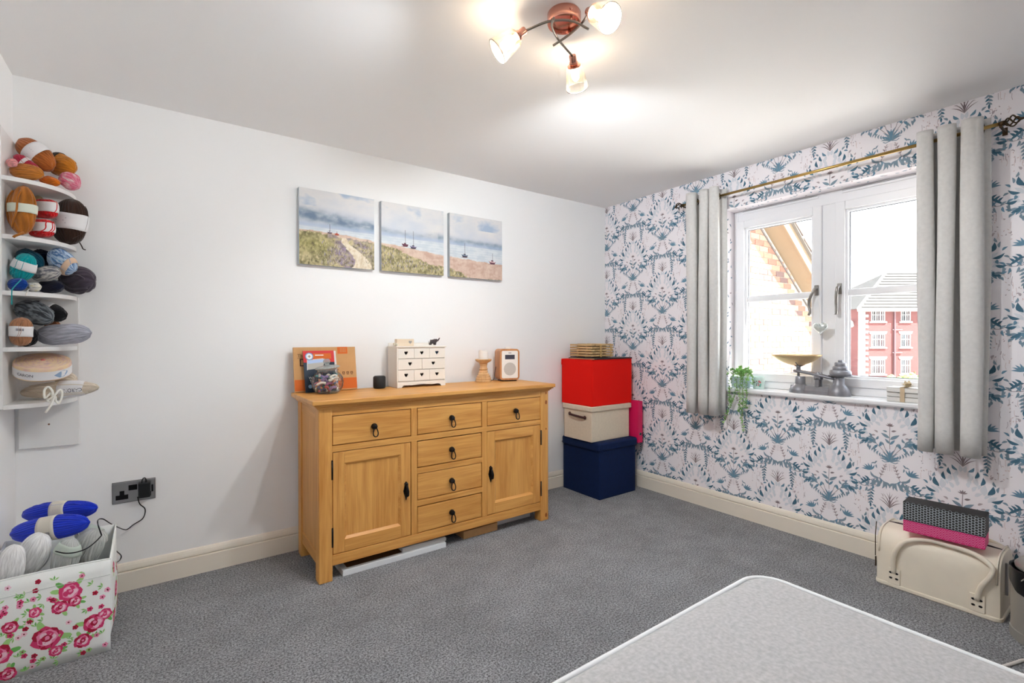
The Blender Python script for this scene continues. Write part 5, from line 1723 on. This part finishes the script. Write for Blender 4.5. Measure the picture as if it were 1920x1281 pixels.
GSHELF = 'wool on the corner shelf'
FX0, FX1, FY0_, FY1_ = -3.736, -3.392, -.548, -.262
class Body:
    """outline of one hank for packing: an ellipsoid (or a disc) with a support radius in every direction"""
    def __init__(s, c, axes, r, group, disc=False):
        s.c = Vector(c); s.c0 = Vector(c); s.axes = axes; s.r = list(r); s.group = group; s.disc = disc; s.k = 1.0
    def h(s, d):
        q = [a.dot(d)*r*s.k for a, r in zip(s.axes, s.r)]
        return (math.hypot(q[0], q[1])+abs(q[2])) if s.disc else math.sqrt(q[0]**2+q[1]**2+q[2]**2)
BODIES = []
SPECS = []
DIRS = []
for _i in range(220):      # even spread of test directions
    _z = 1-2*(_i+.5)/220; _a = _i*2.399963
    DIRS.append(Vector((math.sqrt(1-_z*_z)*math.cos(_a), math.sqrt(1-_z*_z)*math.sin(_a), _z)))
AX = [Vector((1, 0, 0)), Vector((0, 1, 0)), Vector((0, 0, 1))]
def confine(b):
    hx, hy, hz = (b.h(a) for a in AX)
    if b.group == GSHELF:
        b.c.x = max(b.c.x, XL+.0155+hx)
        b.c.y = min(b.c.y, -.0195-hy)
        lo = max([z+.0098 for z in SHZ if z < b.c0.z-.005] or [0])
        up = min([z-.0098 for z in SHZ if z > b.c0.z+.005] or [9])
        if 2*hz > up-lo: b.k *= (up-lo)/(2*hz)*.995; hz = b.h(AX[2])
        b.c.z = min(max(b.c.z, lo+hz), up-hz)
    else:
        b.c.z = max(b.c.z, .010+hz)
        if b.c.z-hz < .425:       # reaches down between the basket sides
            b.c.x = max(FX0+.008+hx, min(FX1-.016-hx, b.c.x))
            b.c.y = max(FY0_+.010+hy, min(FY1_-.008-hy, b.c.y))
        b.c.x = max(b.c.x, XL+.006+hx); b.c.y = min(b.c.y, -.006-hy)
def pack():
    """push hanks apart, mostly along the line of sight, and slim those that cannot part"""
    for it in range(420):
        worst = 0
        for b in BODIES: confine(b)
        for i in range(len(BODIES)):
            for j in range(i+1, len(BODIES)):
                p, q = BODIES[i], BODIES[j]
                if p.group != q.group: continue
                dl = q.c-p.c
                if dl.length > max(p.r)*1.5+max(q.r)*1.5: continue
                best = None
                view = ((p.c+q.c)/2-CAM).normalized()
                for d in DIRS:
                    t = dl.dot(d)
                    if t < 0: continue
                    pen = p.h(d)+q.h(d)+.0012-t
                    if pen <= 0: best = None; break
                    cost = pen*(1.6-.6*abs(d.dot(view)))
                    if best is None or cost < best[0]: best = (cost, pen, d)
                if best:
                    _, pen, d = best
                    worst = max(worst, pen)
                    p.c -= d*pen*.30; q.c += d*pen*.30
                    if it > 40 and it % 6 == 0:
                        p.k *= .985; q.k *= .985
                    if it > 40:      # drift back only while loose
                        pass
        if worst < .0004 and it > 5: break
    for b in BODIES: confine(b)
def skein(label, px, py, Y, ln, th, ang, cols, n=20, **kw):
    kw['n'] = n
    """a hank or ball of wool; px/py its middle, ln/th its size in photo pixels at its distance, ang its tilt"""
    c = onY(px, py, Y)
    k = depth(c)/FPX
    a_ = R(ang)
    e1 = CR*math.cos(a_)+CU*math.sin(a_)
    e2 = -CR*math.sin(a_)+CU*math.cos(a_)
    hl_, ht_ = ln*k/2, th*k/2
    dk = kw.pop('depth_k', .66)
    hd_ = min(hl_, ht_)*dk if ht_ < hl_*1.3 else hl_*dk
    sq = kw.get('squash', 2.4)
    f = 1.15 if sq < 3 else 1.21 if sq < 5 else 1.34
    bd = Body(c, (e1, e2, CW.copy()), (hl_*(1.04 if sq < 5 else 1.28), ht_*f, hd_*f), kw.get('group', GSHELF))
    BODIES.append(bd)
    SPECS.append((bd, label, (e1, e2, CW.copy()), (hl_, ht_, hd_), cols, kw))
    return bd
def build_skein(bd, label, axes, half, cols, n=20, twist=.35, band=None, bandw=.34, bandc=None, squash=2.4, groove=.06, group='wool on the corner shelf', tail=None, bar=False, cat='yarn', name='yarn_skein', word=None):
    c = bd.c
    e1, e2, e3 = axes
    hl_, ht_, hd_ = (v*bd.k for v in half)
    if tail: tail = [p+(bd.c-bd.c0) for p in tail]
    rnd = random.Random(yc[0]*13+5); yc[0] += 1
    ph = rnd.uniform(0, 6)
    M4 = Matrix(((e1.x, e2.x, e3.x, c.x), (e1.y, e2.y, e3.y, c.y), (e1.z, e2.z, e3.z, c.z), (0, 0, 0, 1)))
    y = thing(name, label, cat, group=group)
    y.matrix_world = M4
    NU, NV = max(48, n*8), 26
    def surf(a, b, lift=0.0, gr=groove):
        u = 2*PI*a
        v = b*2-1
        rr = (1-abs(v)**squash)**(1/2.0)
        wob = 1+.035*math.sin(3*u+ph)+.03*math.sin(2*u+5*v+ph)
        g = abs(math.sin(n*(u+twist*v*1.5+.12*math.sin(3*v+ph))/2))**.7
        s = rr*(wob-gr*1.6*(1-g)*min(1, rr*1.6))+lift
        x = hl_*v*(1+.02*math.sin(4*u+ph))
        return (x, ht_*s*math.sin(u), hd_*s*math.cos(u))
    g_ = MB().grid(NU, NV, lambda a, b: surf(a, b), wrap=True)
    o = obj('wool', g_, yarn_mat('wool_%d' % yc[0], cols, n), y, smooth=True)
    me = o.data
    uvl = me.uv_layers.new(name='UVMap')
    uvs = []
    for p in me.polygons:
        ii = [vi//NV for vi in p.vertices]
        wrapf = max(ii)-min(ii) > 2
        for vi in p.vertices:
            i = vi//NV
            if wrapf and i == 0: i = NU
            uvs += [i/NU, (vi % NV)/(NV-1)]
    uvl.data.foreach_set('uv', uvs)
    # a few loose wraps lying over the hank
    wr_ = MB()
    for q in range(3):
        a0 = rnd.uniform(0, 1); pts = []
        for i in range(14):
            t = i/13
            pts.append(surf((a0+.22*t+.05*math.sin(5*t)) % 1, .12+.76*t, .012+.02*math.sin(PI*t), 0))
        wr_.tube(pts, max(.0012, ht_*2.2/n*.35), 5)
    obj('loose_strand', wr_, o.data.materials[0], y, smooth=True)
    if band is not None:
        bm_ = bandc or M_BAND
        B0, B1 = .5+band/2-bandw/2, .5+band/2+bandw/2
        bb = MB().grid(48, 6, lambda a, b: surf(a, B0+(B1-B0)*b, .045, 0), wrap=True)
        bo = obj('label_band', bb, bm_, y, smooth=True)
        md = bo.modifiers.new('thick', 'SOLIDIFY'); md.thickness = .0006
        pr_ = Print(lambda u_, v_, l: surf((.5+u_) % 1, B0+(B1-B0)*v_, .045+.02+l*20, 0), .0002)
        if bar:
            for q in range(9):
                u0 = .02+.012*q
                pr_.poly([(u0, .55), (u0+(.008 if q % 3 else .004), .55), (u0+(.008 if q % 3 else .004), .78), (u0, .78)], 'ink')
        else:
            for q in range(3):
                pr_.poly([(-.05, .3+.16*q), (.05-.02*(q % 2), .3+.16*q), (.05-.02*(q % 2), .36+.16*q), (-.05, .36+.16*q)], 'grey')
        if word:     # printed upside down to the room
            text_mesh(word, ht_*.62, 'lettering', mat('navy_ink', (30, 36, 60), .6), bo, lambda a, b: surf(.5+(b+ht_*.1)/(2*PI*ht_), .5+band/2+(.10*hl_-a)/hl_/2, .075, 0))
        elif pr_.mb.f:
            pr_.build('band_print', bo, dict(ink=(70, 74, 96), grey=(186, 184, 192)), .6)
    if tail:
        inv = M4.inverted()
        obj('yarn_end', MB().tube([inv @ p for p in arc_path(tail, 6)], max(.0014, ht_*2.2/n*.4), 6), o.data.materials[0], y, smooth=True)
    return y
OCH = (184, 112, 40)
# top shelf
skein('ginger brown yarn skein with white band topping the highest shelf', 63, 291, -.10, 82, 44, -40, [(176, 98, 40)], 22, band=.05, bandw=.30)
skein('crimson yarn skein wedged under the ginger brown one', 44, 309, -.16, 62, 24, -36, [(190, 22, 62)], 16, band=-.12, bandw=.14)
skein('small pink yarn ball at the side panel on the highest shelf', 23, 307, -.215, 20, 15, 0, [(232, 160, 160)], 10)
skein('ochre yarn skein lying at the front of the highest shelf', 43, 326, -.205, 64, 29, -8, [(196, 122, 44)], 20)
skein('mustard yarn skein with black band on the highest shelf', 113, 315, -.075, 54, 40, -24, [(196, 122, 32)], 20, band=-.5, bandw=.26, bandc=mat('black_paper_band', (44, 38, 30), .5))
skein('bright orange yarn ball at the rounded front of the highest shelf', 93, 343, -.165, 40, 17, -12, [(230, 124, 24)], 12)
skein('pink and white yarn ball at the tip of the highest shelf', 132, 347, -.105, 40, 31, -32, [(240, 226, 226), (226, 112, 142), (240, 200, 206)], 16)
# second shelf
skein('chunky ginger yarn skein with two paper labels on the second shelf', 28, 398, -.215, 92, 46, 88, [(172, 104, 36)], 9, band=.04, bandw=.18, groove=.10, bandc=mat('pale_green_band', (216, 222, 206), .5), tail=[onY(30, 440, -.27), onY(14, 446, -.28), onY(10, 449, -.28)])
skein('beige yarn ball behind the chunky ginger skein', 72, 383, -.055, 42, 26, 90, [(196, 172, 128)], 14)
skein('red yarn ball with white band, upper of the two', 78, 404, -.165, 36, 44, 90, [(214, 26, 34)], 16, band=.1, bandw=.52, squash=6)
skein('red yarn ball with white band standing on the second shelf', 81, 434, -.165, 34, 45, 90, [(214, 26, 34)], 16, band=.05, bandw=.5, squash=6)
skein('big dark brown yarn skein with white band on the second shelf', 126, 415, -.085, 92, 62, 84, [(58, 38, 28)], 26, band=-.02, bandw=.34, squash=3.2, tail=[onY(140, 448, -.06), onY(147, 460, -.06), onY(150, 466, -.06), onY(155, 468, -.06)])
# third shelf
skein('dark teal yarn skein at the back of the third shelf', 42, 477, -.075, 54, 36, -32, [(8, 78, 100)], 18)
skein('turquoise yarn skein with white band on the third shelf', 34, 505, -.195, 54, 40, 68, [(0, 160, 166)], 20, band=.15, bandw=.30, tail=[onY(30, 528, -.25), onY(14, 545, -.285), onY(12, 552, -.29), onY(12, 576, -.288)])
skein('royal blue yarn ball under the turquoise skein', 25, 536, -.215, 36, 23, 0, [(4, 62, 150)], 16)
skein('black blue yarn ball at the back of the third shelf', 72, 484, -.055, 42, 30, -10, [(14, 24, 50)], 14)
skein('pale blue flecked yarn skein with peach band on the third shelf', 106, 494, -.10, 58, 40, -38, [(110, 160, 206), (206, 224, 240), (70, 120, 180), (220, 232, 242)], 16, band=.62, bandw=.16, bandc=mat('peach_band', (228, 196, 168), .5))
skein('grey striped yarn skein in the middle of the third shelf', 82, 514, -.185, 54, 28, 8, [(110, 110, 114), (206, 202, 196), (96, 98, 110), (180, 176, 170)], 12)
skein('little yellow and white yarn bundle at the shelf edge', 58, 540, -.225, 30, 17, 0, [(226, 214, 150), (236, 232, 222), (120, 120, 90)], 10, tail=[onY(50, 544, -.25), onY(46, 550, -.262), onY(44, 556, -.265)])
skein('navy yarn skein lying at the bottom of the third shelf', 92, 538, -.150, 50, 25, 0, [(20, 22, 48)], 16)
skein('large charcoal yarn skein overhanging the third shelf', 141, 526, -.095, 64, 52, -3, [(74, 66, 78)], 11, groove=.09)
# fourth shelf
skein('black yarn skein with white band at the back of the fourth shelf', 56, 577, -.065, 84, 34, -14, [(26, 25, 30)], 22, band=.06, bandw=.28)
skein('marled dark grey yarn skein on the fourth shelf', 50, 598, -.135, 74, 42, -20, [(58, 62, 68), (132, 140, 146), (48, 52, 58), (100, 108, 116)], 12, groove=.09)
skein('tan yarn skein with white barcode band on the fourth shelf', 22, 624, -.225, 54, 38, 88, [(178, 126, 92)], 22, band=.02, bandw=.36, bar=True, squash=3.2)
skein('small brown yarn ball behind the pale grey skein', 98, 609, -.055, 30, 20, -20, [(150, 96, 66)], 12)
skein('black yarn ball tucked beside the tan skein', 60, 632, -.15, 40, 34, 0, [(24, 22, 28)], 14)
skein('long pale grey yarn skein overhanging the fourth shelf', 106, 632, -.185, 106, 40, 3, [(196, 198, 210), (150, 152, 164)], 18, groove=.08)
# lowest shelf: cream skein with a cake of pastel yarn on it
cs2 = skein('cream yarn skein with white band and bow on the lowest shelf', 83, 733, -.165, 150, 31, 4, [(230, 218, 200), (206, 192, 172)], 12, band=.36, bandw=.32, groove=.08, word='CARON')
skein('cream yarn ball behind the pastel yarn cake', 122, 710, -.060, 40, 30, -25, [(232, 220, 202), (212, 198, 178)], 12)

# pastel yarn cake takes part in the packing as a disc
tl_ = (Vector((0, 0, 1))*math.cos(R(20))+Vector((.15, -.99, 0))*math.sin(R(20))).normalized()
qx = CR-(tl_*CR.dot(tl_)); qx.normalize(); qy = tl_.cross(qx)
CAKE = Body(onY(72, 702, -.140), (qx, qy, tl_), (.096, .096, .037), GSHELF, True)
BODIES.append(CAKE)

# ================================================================ FLOWERY BASKET OF WOOL
bk = thing('fabric_basket', 'white fabric storage basket printed with pink roses on the carpet', 'basket', (FX0, FY0_, 0))
bw, bd_ = FX1-FX0, FY1_-FY0_
def rimz(x, y):    # back edge stands higher than the front
    return .362+.052*(y/bd_)+.004*math.sin(9*x+4*y)
def bfront(u, v, l):    # u 0..1 along the front, v height in metres
    t = v/.36
    return (u*bw, -.012*math.sin(PI*u)*math.sin(PI*min(1, t))-l, v)
def bright(u, v, l):    # u 0..1 along the right side, front to back
    t = v/.36
    return (bw+.010*math.sin(PI*u)*math.sin(PI*min(1, t))-.012*(1-min(1, t*4))+l, u*bd_, v)
M_FAB = mat('white_cotton_canvas', (238, 240, 238), .8, bump=.15, bscale=500)
bo = MB()
NB = 12
def wallgrid(fn, rim):
    bo.grid(13, 9, lambda a, b: fn(a, b*rim(a), 0))
wallgrid(bfront, lambda u: rimz(u*bw, 0))
wallgrid(bright, lambda u: rimz(bw, u*bd_))
wallgrid(lambda u, v, l: (0, u*bd_, v), lambda u: rimz(0, u*bd_))
wallgrid(lambda u, v, l: (u*bw, bd_, v), lambda u: rimz(u*bw, bd_))
bo.box(0, bw-.012, 0, bd_, .001, .006)
bko = obj('body', bo, M_FAB, bk, smooth=True, angle=40)
md = bko.modifiers.new('thick', 'SOLIDIFY'); md.thickness = .004; md.offset = 0
hem = []
for i in range(13): hem.append(Vector(bfront(i/12, rimz(i/12*bw, 0), 0)))
for i in range(1, 13): hem.append(Vector(bright(i/12, rimz(bw, i/12*bd_), 0)))
obj('rim_seam', MB().tube(hem, .0034, 6), M_FAB, bk, smooth=True)
obj('stitch_line', MB().tube([bfront(i/12, rimz(i/12*bw, 0)-.062, .003) for i in range(13)], .0012, 5), mat('seam_grey', (206, 210, 208), .8), bk)
RPAL = dict(crimson=(176, 22, 60), rose=(214, 60, 112), pink=(236, 140, 178), blush=(246, 204, 220), green=(112, 186, 96), lime=(160, 208, 130), dark=(122, 28, 44))
def rose(P, u, v, r, rnd, main='crimson', sc=1.0):
    W = lambda du: du*sc
    for k in range(7):
        a = k*2*PI/7+rnd.uniform(-.2, .2)
        P.blob(u+W(r*.55*math.cos(a)), v+r*.55*math.sin(a), r*.52, main if k % 2 else 'rose', 1, 8, .18, sc, 1, rnd)
    P.blob(u, v, r*.72, 'pink', 2, 10, .15, sc, 1, rnd)
    for k in range(5):
        a = k*2*PI/5+rnd.uniform(-.3, .3)
        P.blob(u+W(r*.36*math.cos(a)), v+r*.36*math.sin(a), r*.30, 'rose' if k % 2 else 'blush', 3, 7, .2, sc, 1, rnd)
    P.blob(u, v, r*.34, main, 4, 8, .2, sc, 1, rnd)
    P.blob(u+W(.04*r), v+.05*r, r*.17, 'pink', 5, 7, .2, sc, 1, rnd)
def spray(P, u, v, r, rnd, sc):
    for k in range(3):
        a = rnd.uniform(0, 2*PI)
        lf_ = []
        for i in range(8):
            t = 2*PI*i/8
            x = r*.55*math.cos(t); y = r*.26*math.sin(t)
            lf_.append((u+sc*((r*1.15)*math.cos(a)+x*math.cos(a)-y*math.sin(a)), v+(r*1.15)*math.sin(a)+x*math.sin(a)+y*math.cos(a)))
        P.poly(lf_, 'green' if k % 2 else 'lime', 0)
FP = Print(lambda u, v, l: bfront(u, v, l+.0022), .0003, .00015)
SP = Print(lambda u, v, l: bright(u, v, l+.0022), .0003, .00015)
rr_ = random.Random(9)
scf, scs = 1/bw, 1/bd_
big = [(.66, .272, .034), (.47, .118, .042), (.10, .098, .036), (.86, .128, .034), (.19, .190, .022), (.58, .222, .024), (.70, .232, .020), (.38, .225, .018), (.76, .070, .026), (.17, .022, .024), (.54, .060, .020), (.95, .150, .022), (.03, .228, .020)]
for u, v, r in big:
    spray(FP, u, v, r, rr_, scf)
    rose(FP, u, v, r, rr_, rr_.choice(['crimson', 'crimson', 'rose']), scf)
for k in range(120):
    u, v = rr_.uniform(.02, .98), rr_.uniform(.012, .335)
    if any(abs(u-a)*bw < r*1.12 and abs(v-b) < r*1.12 for a, b, r in big): continue
    c = rr_.choice(['pink', 'rose', 'crimson', 'blush', 'lime'])
    if rr_.random() < .55:
        for q in range(5):
            a = q*2*PI/5; FP.blob(u+scf*.0055*math.cos(a), v+.0055*math.sin(a), .0042, c, 1, 6, .2, scf, 1, rr_)
        FP.blob(u, v, .003, 'dark', 2, 6, .1, scf, 1, rr_)
    else:
        a0 = rr_.uniform(0, PI)
        for q in range(3):
            a = a0+q*.9
            FP.poly([(u, v), (u+scf*.010*math.cos(a-.3), v+.010*math.sin(a-.3)), (u+scf*.018*math.cos(a), v+.018*math.sin(a)), (u+scf*.010*math.cos(a+.3), v+.010*math.sin(a+.3))], 'green' if q % 2 else 'lime', 0)
for u, v, r in ((.25, .30, .022), (.55, .27, .018), (.35, .20, .030), (.75, .22, .026), (.2, .11, .026), (.6, .12, .034), (.85, .06, .024), (.4, .04, .02)):
    spray(SP, u, v, r, rr_, scs); rose(SP, u, v, r, rr_, 'crimson', scs)
FP.build('rose_print', bk, RPAL, .8, 'stuff')
SP.build('side_rose_print', bk, RPAL, .8, 'stuff')
GB = 'wool in the flowery basket'
BLU = [(22, 56, 206)]
skein('bright blue yarn skein at the back of the flowery basket', 112, 959, -.255, 142, 38, 6, BLU, 26, band=.06, bandw=.20, group=GB, twist=.15, bandc=mat('cream_paper_band', (228, 222, 208), .5))
skein('bright blue yarn skein with barcode band in the flowery basket', 84, 994, -.385, 152, 44, 9, BLU, 26, band=.04, bandw=.22, group=GB, twist=.15, bar=True, bandc=mat('cream_paper_band', (228, 222, 208), .5))
skein('white yarn ball at the wall end of the flowery basket', 8, 1060, -.470, 82, 46, 78, [(250, 249, 249)], 24, group=GB, twist=.2, groove=.03)
skein('white yarn ball between the blue and grey wool', 62, 1050, -.475, 88, 54, 66, [(250, 249, 249)], 26, group=GB, twist=.2, groove=.03)
skein('pale grey yarn ball beside the white ball in the flowery basket', 118, 1044, -.480, 84, 46, 74, [(206, 208, 206), (178, 182, 180)], 22, group=GB, band=.55, bandw=.22, bandc=mat('sage_band', (196, 208, 198), .5))
skein('pale grey yarn ball at the open end of the flowery basket', 172, 1034, -.480, 80, 50, 66, [(212, 212, 208), (180, 184, 182)], 22, group=GB)
skein('sage banded grey yarn ball behind the other grey ones', 186, 1003, -.345, 60, 40, -20, [(202, 204, 200)], 20, group=GB, band=.1, bandw=.4, bandc=mat('sage_band', (196, 208, 198), .5))
pack()
for sp_ in SPECS:
    build_skein(*sp_[:5], **sp_[5])
bow = arc_path([onY(66, 738, -.255), onY(55, 748, -.262), onY(54, 733, -.262), onY(62, 727, -.262), onY(70, 738, -.265), onY(66, 754, -.27), onY(60, 752, -.27), onY(72, 744, -.275), onY(84, 732, -.262), onY(88, 742, -.262), onY(82, 758, -.27), onY(76, 754, -.27), onY(74, 745, -.275), onY(66, 762, -.28), onY(56, 776, -.28)], 6)
tag(obj('yarn_bow', MB().tube([p+(cs2.c-cs2.c0)+Vector((0, -.012, .0)) for p in bow], .0042, 8), mat('white_chenille', (238, 236, 228), .9, bump=.4, bscale=600), smooth=True), 'white yarn bow tied around the cream skein', 'yarn')
# pastel yarn cake
cc = CAKE.c
ck = thing('yarn_cake', 'round pastel yarn cake with white band on the cream skein', 'yarn', group='wool on the corner shelf')
ck.matrix_world = Matrix(((qx.x, qy.x, tl_.x, cc.x), (qx.y, qy.y, tl_.y, cc.y), (qx.z, qy.z, tl_.z, cc.z), (0, 0, 0, 1)))
CKR, CKH = .092*CAKE.k, .058*CAKE.k
prf = [(.004, -CKH/2)]
prf += [(CKR*.98, -CKH/2), (CKR, -CKH/2+.008), (CKR, CKH/2-.008), (CKR*.985, CKH/2-.002)]
nr_ = 16
for i in range(nr_):
    r0 = CKR*.985*(1-i/nr_)
    prf += [(max(.003, r0-.002), CKH/2+.0015+.004*(i/nr_)), (max(.003, r0-CKR*.985/nr_+.0006), CKH/2-.0012+.004*(i/nr_))]
cko = obj('wool', MB().lathe(prf, 48, cap=False), None, ck, smooth=True)
def cake_mat():
    m = bpy.data.materials.new('pastel_cake_wool'); m.use_nodes = True
    nt = m.node_tree; L = nt.links.new; b = nt.nodes['Principled BSDF']; b.inputs['Roughness'].default_value = .9
    tc = nt.nodes.new('ShaderNodeTexCoord'); sx = nt.nodes.new('ShaderNodeSeparateXYZ'); L(tc.outputs['Object'], sx.inputs[0])
    ln_ = nt.nodes.new('ShaderNodeVectorMath'); ln_.operation = 'LENGTH'
    cx_ = nt.nodes.new('ShaderNodeCombineXYZ'); L(sx.outputs[0], cx_.inputs[0]); L(sx.outputs[1], cx_.inputs[1]); L(cx_.outputs[0], ln_.inputs[0])
    at = nt.nodes.new('ShaderNodeMath'); at.operation = 'ARCTAN2'; L(sx.outputs[1], at.inputs[0]); L(sx.outputs[0], at.inputs[1])
    c2 = nt.nodes.new('ShaderNodeCombineXYZ')
    m1 = nt.nodes.new('ShaderNodeMath'); m1.operation = 'MULTIPLY'; m1.inputs[1].default_value = 120; L(ln_.outputs['Value'], m1.inputs[0])
    L(m1.outputs[0], c2.inputs[0]); L(at.outputs[0], c2.inputs[1])
    t = nt.nodes.new('ShaderNodeTexNoise'); t.inputs['Scale'].default_value = .9; t.inputs['Detail'].default_value = 3; L(c2.outputs[0], t.inputs['Vector'])
    rp = nt.nodes.new('ShaderNodeValToRGB'); e = rp.color_ramp.elements
    for i, (p, c) in enumerate(((.28, (178, 150, 176)), (.40, (232, 200, 182)), (.50, (240, 214, 172)), (.58, (226, 188, 178)), (.70, (238, 220, 204)))):
        if i >= 2: e.new(p)
    e = rp.color_ramp.elements
    for i, (p, c) in enumerate(((.28, (178, 150, 176)), (.40, (232, 200, 182)), (.50, (240, 214, 172)), (.58, (226, 188, 178)), (.70, (238, 220, 204)))):
        e[i].position = p; e[i].color = lin(c)
    L(t.outputs['Fac'], rp.inputs[0]); L(rp.outputs[0], b.inputs['Base Color'])
    return m
cko.data.materials.clear(); cko.data.materials.append(cake_mat())
bnd = obj('label_band', MB().lathe([(CKR+.0012, -CKH/2+.006), (CKR+.0012, CKH/2-.014)], 64, cap=False), M_BAND, ck, smooth=True)
cyl = lambda a0: (lambda u, v: ((CKR+.0020)*math.cos(a0+u/CKR), (CKR+.0020)*math.sin(a0+u/CKR), v-.004))
text_mesh('CARON', .0165, 'lettering', mat('navy_ink', (30, 36, 60), .6), bnd, cyl(R(-84)))
bw_ = Print(lambda u, v, l: ((CKR+.0016+l)*math.cos(R(-8)+u/CKR), (CKR+.0016+l)*math.sin(R(-8)+u/CKR), v-.004), .0002)
bw_.blob(0, 0, .016, 'blue', 0, 10, .2, 1.6, .9)
bw_.build('band_print', bnd, dict(blue=(150, 176, 206)), .6)
obj('centre_twist', MB().ball((0, 0, CKH/2+.004), .008, .008, .005), mat('coral_wool', (206, 120, 116), .9), ck, smooth=True)

# cable from the adaptor over the basket edge, lying on the wool
def clear_of_wool(p, gap=.017):
    d = (CAM-p).normalized()
    for _ in range(60):
        hit = False
        for b in BODIES:
            if b.group == GSHELF: continue
            q = p-b.c
            if sum((q.dot(a)/(r*b.k+gap))**2 for a, r in zip(b.axes, b.r)) < 1: hit = True; break
        if not hit: break
        p = p+d*.003
    return p
over = [Vector((FX1-.02, FY1_+.05, .40)), Vector((FX1-.045, FY1_+.012, .440)), Vector((FX1-.06, FY1_-.03, .446))]
cab2 = cab[:7]+over+[onY(a, b_, c) for a, b_, c in ((189, 1000, -.44), (189, 1006, -.50), (170, 1024, -.515), (150, 1034, -.52), (125, 1038, -.52), (104, 1034, -.51))]
cpath = arc_path(cab2, 6)
cpath = cpath[:34]+[clear_of_wool(p) for p in cpath[34:]]
for _ in range(3):
    cpath = [cpath[0]]+[clear_of_wool((cpath[i-1]+cpath[i]*2+cpath[i+1])/4) if i >= 34 else cpath[i] for i in range(1, len(cpath)-1)]+[cpath[-1]]
tag(obj('power_cable', MB().tube(cpath, .0024, 6), M_BLACK, smooth=True), 'thin black cable running from the adaptor into the flowery basket', 'cable')
